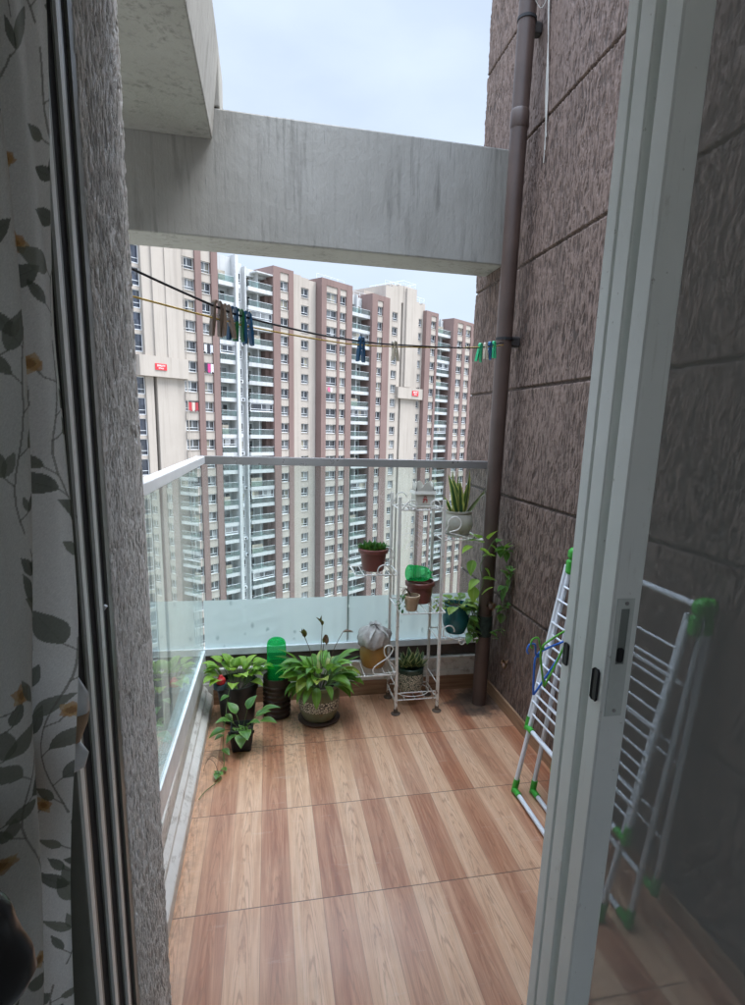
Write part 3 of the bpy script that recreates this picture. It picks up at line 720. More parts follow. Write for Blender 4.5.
# top: house-shaped planter
t = thing('ceramic_planter', 'small cream house-shaped ceramic planter with red mark on top of the stand', 'planter', (.777,2.87,1.103))
b = MB(); b.box(.717,.837,2.82,2.92,1.103,1.118,.004); b.box(.727,.827,2.826,2.914,1.118,1.178,.003)
b.prism([(.727,2.826),(.827,2.826),(.827,2.914),(.727,2.914)], 1.178, 1.181)
i = len(b.v)
for z, e in ((1.174,.009),(1.191,.003)):
    b.v += [(.727-e,2.826-e,z),(.827+e,2.826-e,z),(.827+e,2.914+e,z),(.727-e,2.914+e,z)]
b.f += [(i,i+1,i+5,i+4),(i+1,i+2,i+6,i+5),(i+2,i+3,i+7,i+6),(i+3,i,i+4,i+7),(i+3,i+2,i+1,i)]
b.build('body', M['ceramic_white'], t)
# scalloped crown, four walls with a wavy top
b = MB()
def crown(p, q):
    n = 14; i = len(b.v)
    for k in range(n+1):
        u = k/n; x = p[0]+(q[0]-p[0])*u; y = p[1]+(q[1]-p[1])*u; z = 1.205+.030*abs(math.cos(math.pi*u*1.5+.2))**1.5
        dx, dy = (q[1]-p[1]), -(q[0]-p[0]); Ln = math.hypot(dx, dy); dx *= .005/Ln; dy *= .005/Ln
        b.v += [(x,y,1.191),(x,y,z),(x-dx,y-dy,z),(x-dx,y-dy,1.191)]
    for k in range(n):
        a = i+4*k
        for j in range(4): b.f.append((a+j, a+(j+1) % 4, a+4+(j+1) % 4, a+4+j))
    b.f.append((i,i+1,i+2,i+3)); b.f.append((i+4*n+3,i+4*n+2,i+4*n+1,i+4*n))
c4 = [(.731,2.830),(.823,2.830),(.823,2.910),(.731,2.910)]
for k in range(4): crown(c4[k], c4[(k+1) % 4])
b.build('crown', M['ceramic_white'], t)
b = MB()
for pts in ([(.770,2.8245,1.158),(.778,2.8245,1.163),(.786,2.8245,1.156)], [(.766,2.8245,1.147),(.776,2.8245,1.151),(.790,2.8245,1.146)], [(.776,2.8245,1.150),(.772,2.8245,1.138),(.766,2.8245,1.132)], [(.779,2.8245,1.149),(.788,2.8245,1.140),(.786,2.8245,1.131)]):
    b.tube(smoothpath(pts, 4), .0022, 5)
b.build('emblem', M['red_mark'], t)

# snake plant on the high shelf
c = (.98,2.885,.949)
t = thing('potted_plant', 'snake plant with yellow-edged leaves in a round grey-beige pot on the highest side shelf', 'plant', c)
pot(t, [(.052,.012),(.060,.018),(.076,.05),(.0775,.075),(.072,.105),(.066,.120),(.070,.126),(.070,.134)], c, M['pot_grey'], (.062,.118))
b = MB(); b.lathe([(.0005,0),(.055,0),(.066,.008),(.066,.011),(.0005,.010)], c, 28); b.build('saucer', M['pot_grey'], t, smooth='auto')
b = MB()
for x, y, dx, dy, L_, W_, tw in ((-.028,0,-.10,-.05,.24,.064,.3),(-.012,.01,.02,.02,.23,.058,1.0),(-.02,-.03,-.20,-.1,.22,.062,-.4),(.0,-.025,-.10,-.06,.20,.064,.2),(.010,-.02,-.24,-.1,.215,.062,-.2),(.026,.0,.16,0,.235,.062,.5),(.02,.02,.22,.1,.20,.052,-.6),(-.042,-.01,-.42,-.1,.115,.034,.2)):
    b.leaf((c[0]+x,c[1]+y,c[2]+.112), (dx,dy,1), L_, W_, rnd(-.1,.25), 9, .2, .62, up=(math.cos(tw),math.sin(tw)-1.2,0), wave=.08)
b.build('foliage', M['snake_leaf'], t, smooth=True)
b = MB(); b.leaf((c[0]+.032,c[1]-.02,c[2]+.112), (.75,-.05,1.0), .19, .020, .15, 9, .5, .5, up=(0,-1,.2)); b.leaf((c[0]+.09,c[1]-.024,c[2]+.200), (1,-.05,.75), .075, .010, .1, 6, .6, .5, up=(0,-1,.2))
b.build('dry_leaf', M['snake_dry'], t, smooth=True)

# red-brown pot with dark rosettes
c = (.529,2.885,.772)
t = thing('potted_plant', 'dark green rosette succulents in a red-brown pot on the left side shelf', 'plant', c)
rb = [(.052,0),(.056,.004),(.068,.092),(.078,.096),(.0785,.113),(.074,.116)]
pot(t, rb, c, M['terra'], (.066,.098))
b = MB()
for qx, qy, s in ((-.032,-.01,1),(.022,-.018,1.05),(.0,.028,.95),(.048,.02,.8),(-.05,.026,.75),(-.005,-.042,.8)):
    for ring, (ne, el, L_) in enumerate(((8,.45,.052),(8,.9,.056),(6,1.7,.05),(3,4,.045))):
        for k in range(ne):
            a = 2*math.pi*(k+.5*ring)/ne+rnd(-.15,.15)
            b.leaf((c[0]+qx+.006*math.cos(a),c[1]+qy+.006*math.sin(a),c[2]+.099), (math.cos(a),math.sin(a),el), L_*s*rnd(.9,1.2), .027*s, rnd(-.5,-.1), 5, .45, .75)
b.build('foliage', M['succ_leaf'], t, smooth=True)

# red-brown pot in the middle, green cut cup lying in its mouth
c = (.785,2.885,.592)
t = thing('flower_pot', 'empty red-brown plastic pot in the middle of the stand under a green cut bottle', 'pot', c)
pot(t, [(.056,0),(.06,.004),(.069,.088),(.079,.092),(.0795,.110),(.075,.114)], c, M['terra'], (.064,.07))
t = thing('cut_bottle', 'bright green cut plastic bottle top lying across the middle red-brown pot', 'bottle', (.785,2.86,.708))
prof = [(.041,-.066),(.0415,-.05),(.0405,-.046),(.0405,-.040),(.0418,-.036),(.0415,.004),(.038,.028),(.030,.046),(.020,.058),(.0165,.064),(.0165,.080)]
ins = [(r-.0022, z) for r, z in reversed(prof)]
m4 = Matrix.Translation((.775,2.858,.752)) @ Matrix.Rotation(R(14), 4, 'Z') @ Matrix.Rotation(R(100), 4, 'Y') @ Matrix.Rotation(R(28), 4, 'Z')
def scoop(name, bb, m, par):
    b = MB(); b.v = [tuple(m4 @ Vector(v)) for v in bb.v]; b.f = bb.f; return b.build(name, m, par, smooth='auto')
b2 = MB(); b2.shell(prof+ins, (0,0,0), R(-62), R(160), 30); sh_ = scoop('shell', b2, M['green_plastic'], t)
b2 = MB()
for a in (R(-62), R(160)): b2.tube([(r*math.cos(a), r*math.sin(a), z) for r, z in prof], .0017, 5)
b2.tube([(.040*math.cos(R(-62+222*k/20)), .040*math.sin(R(-62+222*k/20)), -.066) for k in range(21)], .0017, 5); scoop('cut_edge', b2, M['green_cup'], sh_)
b2 = MB()
for z in (-.022,-.006): b2.tube([(.0418*math.cos(R(-60+218*k/20)), .0418*math.sin(R(-60+218*k/20)), z) for k in range(21)], .0013, 5)
scoop('rib', b2, M['green_cup'], sh_)

# small beige pot in front
c = (.706,2.742,.5925)
t = thing('potted_plant', 'little beige pot with withered plant at the front of the middle shelf', 'plant', c)
pot(t, [(.027,0),(.029,.003),(.038,.062),(.042,.064),(.0425,.078),(.040,.08)], c, M['beige'], (.036,.064), wall=.004)
b = MB()
for k in range(9):
    a = rnd(2.2,4.2); b.tube(smoothpath([(c[0],c[1],c[2]+.066),(c[0]-.03,c[1]+rnd(-.01,.02),c[2]+.095+rnd(0,.03)),(c[0]-.058+rnd(-.01,.02),c[1]+rnd(-.02,.03),c[2]+.05+rnd(-.02,.08))],4), .0013, 4)
b.build('stem', M['drystem'], t)
b = MB()
for k in range(16):
    p = (c[0]-.05+rnd(-.018,.03),c[1]+rnd(-.02,.03),c[2]+rnd(.0,.09)); b.leaf(p, (rnd(-1,.3),rnd(-1,1),rnd(-.9,.4)), rnd(.02,.034), .013, .6, 5, .3)
b.build('foliage', M['succ_leaf'], t, smooth=True)

# teal pot with pothos
c = (.995,2.885,.411)
t = thing('potted_plant', 'pale green trailing pothos in a round teal pot on the right lower shelf', 'plant', c)
pot(t, [(.046,0),(.052,.004),(.070,.05),(.0735,.085),(.069,.125),(.062,.148),(.066,.156),(.068,.163)], c, M['teal'], (.060,.145))
b = MB(); s_ = MB()
def pl(bb, ss, base, d, Lp, L_, W_, droop=.9):
    base = Vector(base); d = Vector(d).normalized(); e = base+d*Lp
    ss.tube([base, base+d*Lp*.5+Vector((0,0,.006)), e], .0014, 4)
    bb.leaf(e, d+Vector((0,0,-.15)), L_, W_, droop, 6, .22, .62, wave=.03)
for k in range(26):
    a = rnd(0, 6.28); el = rnd(.25,1.1)
    pl(b, s_, (c[0]+.035*math.cos(a),c[1]+.035*math.sin(a),c[2]+.147), (math.cos(a)-.15,math.sin(a)-.2,el), rnd(.02,.06), rnd(.045,.068), rnd(.034,.050))
for k in range(7): pl(b, s_, (c[0]-.05,c[1]-.02,c[2]+.15), (-1+rnd(-.2,.5),rnd(-.8,.4),rnd(-.3,.5)), rnd(.02,.07), .045, .03)
b.build('foliage', M['pothos_bright'], t, smooth=True); 
b = MB()
for k in range(11):
    a = rnd(-.9,.9)+(-.4); p0 = Vector((c[0]+.05*math.cos(a),c[1]+.05*math.sin(a),c[2]+.15))
    o = Vector((math.cos(a),math.sin(a)*.9,0))
    path = smoothpath([p0, p0+o*.03+Vector((0,0,.02)), p0+o*.055+Vector((0,0,-.04)), p0+o*.06+Vector((rnd(-.02,.02),rnd(-.02,.02),-.10)), p0+o*.07+Vector((rnd(-.03,.03),rnd(-.03,.02),-.10-rnd(.03,.09)))], 4)
    path = [Vector((min(q.x, 1.10 if q.y > 2.79 else 1.2), q.y, q.z)) for q in path]
    s_.tube(path, .0016, 4)
    for q in path[5::3]:
        b.leaf(q, (rnd(-1,1),rnd(-1,.2),rnd(-.7,.3)), rnd(.042,.062), rnd(.032,.046), .8, 6, .2, .62)
b.build('trailing_leaves', M['pothos_dark'], t, smooth=True)
s_.build('stem', M['stem'], t)

# ochre jar and cloth bag tied on it
c = (.548,2.915,.2295)
t = thing('clay_jar', 'ochre yellow rounded jar with cloth tied on top on the lowest left shelf', 'jar', c)
pot(t, [(.052,0),(.058,.004),(.071,.04),(.074,.075),(.070,.11),(.060,.128),(.058,.135)], c, M['ochre'], None)
t = thing('cloth_bag', 'grey cloth bag bunched and knotted on top of the ochre jar', 'bag', (c[0],c[1],c[2]+.122))
b = MB(); prof = [(.062,.118),(.078,.122),(.086,.132),(.086,.150),(.086,.170),(.079,.190),(.056,.210),(.020,.221)]
n = 40; i = len(b.v)
for r, z in prof:
    for j in range(n):
        a = 2*math.pi*j/n; f = 1+.10*math.sin(6*a+z*45+2*math.sin(2*a))*min(1,(z-.11)*14)+.06*math.sin(13*a-z*60)+.05*math.sin(3*a+1)
        b.v.append((c[0]+r*f*math.cos(a), c[1]+r*f*math.sin(a), c[2]+z+.006*math.sin(5*a+1)))
for k in range(len(prof)-1):
    for j in range(n): b.f.append((i+k*n+j, i+k*n+(j+1) % n, i+(k+1)*n+(j+1) % n, i+(k+1)*n+j))
b.f.append(tuple(i+(len(prof)-1)*n+j for j in range(n)))
b.build('cloth', M['sack'], t, smooth=True)
b = MB()
b.tube([(c[0]+.017*math.cos(a*.5236),c[1]+.017*math.sin(a*.5236),c[2]+.226) for a in range(13)], .008, 6)
for dx, dy, z in ((.02,-.01,.285),(-.018,-.012,.280),(0,.02,.276),(-.006,-.02,.272)):
    b.leaf((c[0],c[1],c[2]+.224), (dx*34,dy*34,.75), .048, .044, 1.0, 6, .5, .45, wave=.3)
b.leaf((c[0]-.006,c[1]-.02,c[2]+.236), (-.3,-.75,-.55), .11, .032, -.2, 8, .3, .4, wave=.15); b.leaf((c[0]+.012,c[1]-.02,c[2]+.236), (.6,-.6,-.7), .09, .028, -.3, 8, .3, .4, wave=.15)
b.c = {}
b.build('knot', M['tie'], t, smooth=True)

# bottom pot
c = (.752,2.885,.0905)
t = thing('potted_plant', 'dwarf snake plant in a cream shard-patterned pot on the bottom tier', 'plant', c)
pot(t, [(.052,0),(.060,.006),(.072,.045),(.072,.09),(.066,.108),(.068,.118),(.066,.135)], c, M['shard_pot'], (.060,.122))
b = MB(); b.lathe([(.064,.104),(.071,.107),(.0715,.132),(.067,.135),(.063,.132)], c, 32); b.build('rim', simple('dark_green_glaze', (.02,.045,.03), .3), t, smooth='auto')
b = MB()
for qx, s in ((0,1.0),(-.035,.8),(.036,.85)):
    for ring, (ne, el, L_) in enumerate(((6,.75,.085),(6,1.4,.10),(4,2.8,.115))):
        for k in range(ne):
            a = 2*math.pi*(k+.5*ring)/ne+rnd(-.2,.2)
            b.leaf((c[0]+qx+.008*math.cos(a),c[1]+.008*math.sin(a)-.005,c[2]+.122), (math.cos(a),math.sin(a),el), L_*s*rnd(.95,1.15), .042*s, rnd(-.25,.15), 7, .35, .72, wave=.05)
b.build('foliage', M['hahnii_leaf'], t, smooth=True)

# peace lily on the floor
c = (.246,2.80,.012)
t = thing('potted_plant', 'big peace lily with dried brown flowers in an olive pot on the floor', 'plant', (c[0],c[1],0))
pot(t, [(.074,0),(.080,.005),(.097,.04),(.105,.085),(.107,.13),(.101,.165),(.097,.172),(.100,.18),(.100,.192)], c, M['lily_pot'], (.090,.178))
b = MB(); b.lathe([(.0005,.001),(.09,.001),(.108,.009),(.109,.014),(.0005,.0115)], (c[0],c[1],0), 36); b.build('saucer', simple('brown_saucer', (.085,.05,.04), .5), t, smooth='auto')
b = MB(); s_ = MB(); yl = MB()
for k in range(92):
    a = rnd(0, 6.28); ring = (k % 3)
    el = (1.9, 1.0, .45)[ring]*rnd(.8,1.2); Lp = (.11,.09,.06)[ring]*rnd(.8,1.25)
    if math.sin(a) > .4: Lp *= .7
    base = Vector((c[0]+.045*math.cos(a),c[1]+.045*math.sin(a),c[2]+.178))
    d = Vector((math.cos(a)+rnd(-.35,.35),math.sin(a)*.75+rnd(-.35,.2),el)).normalized(); e = base+d*Lp
    s_.tube([base, base+d*Lp*.55+Vector((0,0,.008)), e], .0022, 5)
    (yl if k % 9 == 4 else b).leaf(e, d+Vector((0,0,-.05)), rnd(.085,.145), rnd(.040,.058), rnd(.7,1.9), 9, .22, .72, twist=rnd(-.5,.5), wave=.07)
b.leaf((c[0]+.06,c[1]-.02,c[2]+.26), (1,-.1,.75), .17, .034, .3, 9, .3, .8); b.leaf((c[0]-.02,c[1]-.085,c[2]+.2), (-.05,-.6,.15), .13, .046, 1.9, 9, .2, .8)
b.build('foliage', M['lily_leaf'], t, smooth=True); yl.build('yellow_leaves', M['lily_yellow'], t, smooth=True)
s_.build('stem', M['stem'], t)
for dx, dz, r_, tt in ((-.075,.445,-.05,0),(.012,.505,.02,1),(.028,.455,.05,2),(.115,.462,.16,3)):
    sx = MB(); tip = (c[0]+dx,c[1]-.02,c[2]+dz); sx.tube(smoothpath([(c[0]+dx*.25,c[1],c[2]+.2),(c[0]+dx*.6,c[1]-.01,c[2]+.36),tip],5), .0016, 5)
    fl = sx.build('flower_stalk', M['drystem'], t)
    b = MB(); 
    for q in range(3): b.leaf(tip, (rnd(-.5,.5)+(.9 if tt == 3 else 0),rnd(-.5,.2),(.9,1,-1,.2)[tt]), .056, .026, rnd(-.3,.5), 7, .6, .7, wave=.15)
    b.build('dried_flower', M['spathe'], fl, smooth=True)

# ribbed smoky bottle bottom with green bottle upside down in it
c = (.033,2.872,0)
t = thing('plastic_container', 'dark ribbed cut bottle base standing on the floor under the green bottle', 'container', c)
prof = [(.056,.001),(.068,.006)]
for k in range(7):
    z = .018+k*.025; prof += [(.070,z),(.072,z+.008),(.067,z+.014),(.067,z+.019)]
prof += [(.071,.205),(.069,.222)]
pot(t, prof, c, M['ribbed'], (.060,.10), wall=.003)
t = thing('green_bottle', 'tall translucent green cut bottle upside down in the dark ribbed container', 'bottle', (c[0],c[1],.112))
lo_p = [(.0005,.114),(.043,.114),(.0465,.12),(.0475,.215),(.046,.219),(.046,.225),(.048,.229),(.0485,.294)]
b = MB(); b.lathe(lo_p+[(r-.0022 if r > .01 else r, z+.002*(z < .13)) for r, z in reversed(lo_p)], (c[0],c[1],0), 32); bt = b.build('cup', M['green_plastic'], t, smooth='auto')
b = MB(); b.tube([(c[0]+.0474*math.cos(a*.1963),c[1]+.0474*math.sin(a*.1963),.295) for a in range(33)], .0021, 6); b.build('rim', M['green_cup'], bt, smooth=True)
up = [(.0487,.296),(.0487,.330),(.0474,.334),(.0474,.339),(.0488,.343),(.0485,.385),(.0462,.402),(.041,.414),(.030,.422),(.016,.420),(.001,.417)]
a0, a1 = R(-22), R(202)
b = MB(); b.shell(up+[(max(.0006, r-.0020), z-.002*(z > .40)) for r, z in reversed(up)], (c[0],c[1],0), a0, a1, 30); hd = b.build('hood', M['green_plastic'], t, smooth='auto')
b = MB()
for a in (a0, a1): b.tube([(c[0]+r*math.cos(a), c[1]+r*math.sin(a), z) for r, z in up], .0014, 5)
dm = [(.0462,.402),(.041,.414),(.030,.422),(.016,.420),(.001,.417)]; b.build('cut_edge', M['green_cup'], hd)
b = MB(); b.shell(dm+[(max(.0006, r-.0020), z-.002) for r, z in reversed(dm)], (c[0],c[1],0), a1+.001, a0+2*math.pi-.001, 18); b.build('dome', M['green_plastic'], t, smooth='auto')

# black round pot with pothos and a vine over the edge
c = (-.165,2.865,0)
t = thing('potted_plant', 'lime pothos with a hanging vine in a big round black pot', 'plant', c)
pot(t, [(.078,.001),(.082,.005),(.098,.17),(.104,.172),(.106,.205),(.103,.209)], c, M['pot_black'], (.094,.185))
b = MB(); s_ = MB()
for k in range(44):
    a = rnd(0, 6.28); el = rnd(.7,2.6)
    pl(b, s_, (c[0]+.05*math.cos(a)-.005,c[1]+.04*math.sin(a),c[2]+.186), (math.cos(a),math.sin(a)*.6-.15,el), rnd(.05,.13), rnd(.055,.078), rnd(.042,.060), 1.2)
pl(b, s_, (c[0]+.06,c[1],c[2]+.19), (.7,-.2,1), .12, .07, .045, 1.6); pl(b, s_, (c[0]-.03,c[1]-.04,c[2]+.19), (-.8,-.4,1.2), .10, .06, .045, 1.6)
b.build('foliage', M['pothos_leaf'], t, smooth=True)
b = MB()
path = smoothpath([(c[0]-.02,c[1]-.05,.2),(c[0]-.03,c[1]-.118,.222),(c[0]-.045,c[1]-.20,.13),(-.215,2.52,.055),(-.205,2.42,.012),(-.225,2.36,.010),(-.211,2.32,.010),(-.265,2.245,.010),(-.286,2.19,.012)], 6)
s_.tube(path, .0018, 5); s_.build('stem', M['stem'], t)
for k in (4,8,12,16,19): b.leaf(path[k], (rnd(-1,1),-.8,rnd(-.2,.5)), .052, .034, .7, 6, .2, .62)
for k in (26,30,33): b.leaf(path[k]+Vector((0,0,.006)), (rnd(-1,1),rnd(-.6,.6),.25), .038, .026, .5, 6, .2, .62)
b.leaf((-.222,2.35,.02), (-.2,-1,.35), .042, .036, .8, 6, .2, .6)
b.build('vine_leaves', M['pothos_dark'], t, smooth=True)
b = MB(); b.tube(smoothpath([(-.215,2.33,.012),(-.24,2.37,.06),(-.27,2.39,.065),(-.285,2.36,.03)],5), .0011, 4); b.tube(smoothpath([(-.21,2.43,.015),(-.255,2.45,.045),(-.28,2.42,.03)],5), .0011, 4)
b.build('tendril', M['drystem'], t)
t = thing('bottle_cap', 'small red cap on a slate blue stopper clipped to the black pot rim', 'cap', (-.245,2.795,.19))
b = MB(); b.lathe([(.0005,.207),(.030,.207),(.032,.212),(.031,.232),(.0005,.234)], (-.243,2.79,0), 18); b.build('stopper', M['bluecap'], t, smooth='auto')
b = MB(); b.lathe([(.0005,.2345),(.020,.2345),(.024,.245),(.021,.260),(.012,.268),(.008,.278),(.0005,.280)], (-.238,2.785,0), 18); b.build('cap', M['redcap'], t, smooth='auto')

# small square pot
c = (-.133,2.575,0)
t = thing('potted_plant', 'small square black pot of dark glossy leaves before the round black pot', 'plant', c)
b = MB(); i = 0
rings = [(.040,.0),(.0425,.004),(.054,.098),(.058,.099),(.0585,.112),(.055,.112),(.051,.096),(.047,.08)]
for r, z in rings:
    for sx, sy in ((-1,-1),(1,-1),(1,1),(-1,1)):
        for e in (0,1):
            k = .86; x, y = (sx*(k if (e == (0 if sx*sy > 0 else 1)) else 1), sy*(1 if (e == (0 if sx*sy > 0 else 1)) else k))
            b.v.append((c[0]+r*x, c[1]+r*y, c[2]+z+.001))
n = 8
for k in range(len(rings)-1):
    for j in range(n): b.f.append((k*n+j, k*n+(j+1) % n, (k+1)*n+(j+1) % n, (k+1)*n+j))
b.f.append(tuple(reversed(range(n)))); b.build('pot', M['pot_black'], t)
b = MB(); b.box(c[0]-.045,c[0]+.045,c[1]-.045,c[1]+.045,.078,.088); b.build('soil', M['soil'], t)
b = MB(); s_ = MB()
for dx, dy, el, Lp, L_, W_ in ((-1,-.5,.5,.075,.062,.040),(-.45,-.35,.8,.075,.075,.044),(.55,-.5,1.0,.06,.06,.036),(1,-.2,1.3,.12,.078,.040),(1,-.4,.8,.10,.065,.04),(.2,-.8,.5,.05,.06,.042),(.3,.3,1.2,.10,.06,.036),(-.3,.4,.9,.08,.06,.036),(.0,-1,.2,.035,.06,.042),(.9,.3,.9,.08,.06,.036),(-.6,-.8,.3,.04,.05,.03)):
    L_ *= 1.3; W_ *= 1.35
    pl(b, s_, (c[0]+.012*dx,c[1]+.012*dy,.088), (dx,dy,el), Lp, L_, W_, .9)
b.build('foliage', M['pothos_dark'], t, smooth=True)
b = MB()
for k in range(60):
    a = rnd(0,6.28); r = rnd(0,.042); b.leaf((c[0]+r*math.cos(a),c[1]+r*math.sin(a),.088), (rnd(-1,1),rnd(-1,1),rnd(.4,1.2)), rnd(.01,.022), .008, .6, 3, .2)
b.build('sprouts', M['lily_leaf'], t, smooth=True)
s_.build('stem', M['stem'], t)

# climber round the pipe
t = thing('climbing_vine', 'climbing vine with round leaves and dry tendrils wound round the brown pipe', 'vine', (PX,2.79,.30))
b = MB(); s_ = MB(); dk = MB()
main = smoothpath([(1.09,2.80,.50),(1.075,2.785,.62),(1.10,2.78,.72),(1.08,2.785,.80),(1.11,2.78,.88),(1.15,2.78,.945),(1.19,2.80,.93)], 6); s_.tube(main, .002, 5)
m2 = smoothpath([(1.15,2.78,.94),(1.20,2.78,.90),(1.225,2.77,.80),(1.22,2.765,.70),(1.215,2.77,.56)], 6); s_.tube(m2, .0018, 5)
for px_, pz, dx, dz in ((1.02,.915,-1,-.1),(1.07,.935,-.6,.4),(1.10,.955,.2,.6),(1.06,.90,.5,-.1),(1.035,.84,-.5,-.9),(1.075,.86,.5,.3),(1.09,.80,.6,-.5),(1.06,.74,-.8,-.3),(1.045,.70,-.2,-1),(1.09,.74,.8,.2),(1.085,.66,.4,.6),(1.12,.92,.6,-.3),(1.055,.955,-.4,.5)):
    b.leaf((px_,2.76+rnd(-.02,.01),pz), (dx,-.25,dz), rnd(.068,.09), rnd(.058,.072), rnd(.3,.9), 7, .18, .58)
for k in range(26):
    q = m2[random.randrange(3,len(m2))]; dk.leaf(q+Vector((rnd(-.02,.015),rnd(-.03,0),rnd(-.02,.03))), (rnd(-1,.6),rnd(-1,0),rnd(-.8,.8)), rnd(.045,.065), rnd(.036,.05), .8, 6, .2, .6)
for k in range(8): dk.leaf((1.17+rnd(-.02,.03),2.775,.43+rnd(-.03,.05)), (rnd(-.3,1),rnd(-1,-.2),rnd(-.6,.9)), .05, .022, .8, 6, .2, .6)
b.build('leaves', M['pothos_leaf'], t, smooth=True); dk.build('dark_leaves', M['pothos_dark'], t, smooth=True); s_.build('stem', M['stem'], t)  # second leaf set in a darker green
b = MB()
for k in range(24):
    x = rnd(1.19,1.243); y = rnd(2.70,2.80); z = rnd(.55,.86); pts = [(x,y,z)]
    for q in range(5): x = min(1.244, max(1.185, x+rnd(-.022,.022))); y += rnd(-.02,.02); z -= rnd(.03,.08); pts.append((x,y,max(.2,z)))
    b.tube(smoothpath(pts,4), .0011, 4)
b.build('dry_tendrils', M['tendril'], t)
b = MB()
for p_0 in ((1.225,2.71,.30),(1.165,2.79,.60)):
    for q in range(4): b.leaf(p_0, (rnd(-1,.2),rnd(-1,.3),rnd(-1,.3)), .05, .034, 1.2, 6, .5, .6, wave=.2)
b.build('dead_leaves', M['spathe'], t, smooth=True)

# ------------------------------------------------------------------ folded clothes rack
t = thing('clothes_rack', 'folded white clothes drying rack with green joints leaning on the brown wall', 'drying rack', (1.1,1.7,0))
YN, YR = 1.335, 2.035
def rack_pt(x0, z0, x1, z1, z): return x0+(x1-x0)*(z-z0)/(z1-z0)
def tube_part(name, p, q, r=.0095, m='rack_white', par=t):
    b = MB(); b.tube([p, q], r, 12); return b.build(name, M[m], par, smooth='auto')
def joint(p, q, r=.0145, name='joint', par=t):
    b = MB(); b.tube([p, q], r, 12); return b.build(name, M['rack_green'], par, smooth='auto')
frames = [ # (x foot, z foot, x top, z top, y near, y far, rungs z list)
    (1.003,.018,1.172,1.005,1.375,2.035,(.36,.44,.525,.615,.70,.79,.90)),
    (1.077,.018,1.195,1.005,1.335,2.015,(.40,.62,.80)),
    (1.046,.295,1.160,.985,1.355,2.05,(.41,.49,.57,.66,.75,.845)),
    (1.150,.125,1.212,.985,1.330,1.99,(.30,.55,.78)),
]
for fi, (xf, zf, xt, zt, yn, yf, rungs) in enumerate(frames):
    for y in (yn, yf):
        tube_part('post', (xf,y,zf), (xt,y,zt), .0098)
        dx = (xt-xf)/(zt-zf)
        joint((xf-.06*0,y,zf-.012), (xf+dx*.055,y,zf+.045), .0135)
    tube_part('crossbar', (xf,yn,zf), (xf,yf,zf), .0095)
    for s, y in ((1, yn), (-1, yf)): joint((xf,y,zf), (xf,y+s*.05,zf), .0125)
    for z in rungs:
        x = rack_pt(xf, zf, xt, zt, z); tube_part('rung', (x-.006,yn,z), (x-.006,yf,z), .0042)
tube_part('crossbar', (1.178,1.335,1.035), (1.178,2.035,1.035), .0098)
for y in (1.335, 2.035):
    b = MB(); b.box(1.155,1.226,y-.022,y+.022,1.008,1.058,.012); b.box(1.150,1.182,y-.017,y+.017,.95,1.012,.008); b.box(1.188,1.220,y-.017,y+.017,.95,1.012,.008)
    b.build('hinge_block', M['rack_green'], t, bevel=.004)

# hangers caught on the rack
def hanger(name, label, m, y, x, z, tilt):
    b = MB(); w_, h_ = .115, .075
    pts = smoothpath([(0,0,0),(-.02,0,.006),(-w_,0,-h_),(-w_+.004,0,-h_-.012),(0,0,-h_-.014),(w_-.004,0,-h_-.012),(w_,0,-h_),(.02,0,.006),(0,0,0)], 5)
    hk = smoothpath([(0,0,0),(0,0,.02),(.014,0,.034),(.026,0,.052),(.012,0,.072),(-.010,0,.066),(-.016,0,.052)], 5)
    mt = Matrix.Translation((x,y,z)) @ Matrix.Rotation(R(14), 4, 'Z') @ Matrix.Rotation(tilt, 4, 'Y')
    b.tube([mt @ p for p in pts], .0042, 7); bd = thing(name, label, 'hanger', (x,y,z)); b.build('shoulder', M[m], bd, smooth=True)
    b = MB(); b.tube([mt @ p for p in hk], .0036, 7); b.build('hook', M[m], bd, smooth=True)
hanger('clothes_hanger', 'green plastic clothes hanger poking from the folded drying rack', 'hang_green', 1.86, .99, .715, R(-62))
hanger('clothes_hanger', 'blue plastic clothes hanger poking from the folded drying rack', 'hang_blue', 1.885, .985, .675, R(-52))

# ------------------------------------------------------------------ clotheslines and pegs
BL = [(-.352,1.266,1.83),(-.264,1.35,1.799),(-.118,1.501,1.766),(-.041,1.581,1.757),(.154,1.783,1.757),(.301,1.936,1.768),(.436,2.076,1.783),(.884,2.541,1.853),(1.09,2.757,1.911),(1.225,2.90,1.950)]
YL = [(-.352,1.266,1.752),(-.266,1.348,1.746),(-.119,1.501,1.739),(-.03,1.593,1.737),(.154,1.783,1.744),(.321,1.957,1.759),(.675,2.324,1.816),(.883,2.541,1.855),(1.063,2.727,1.893),(1.222,2.90,1.940)]
b = MB(); b.tube(smoothpath(BL, 8), .0027, 7); tag(b.build('clothesline', M['rope_black'], smooth=True), 'black clothesline sagging across the balcony with pegs', 'clothesline')
b = MB(); b.tube(smoothpath(YL, 8), .0021, 6); tag(b.build('clothesline', M['rope_yellow'], smooth=True), 'thin yellow clothesline just below the black one', 'clothesline')
def line_at(x):
    for a, c_ in zip(BL, BL[1:]):
        if a[0] <= x <= c_[0]:
            u = (x-a[0])/(c_[0]-a[0]); return Vector(a).lerp(Vector(c_), u)
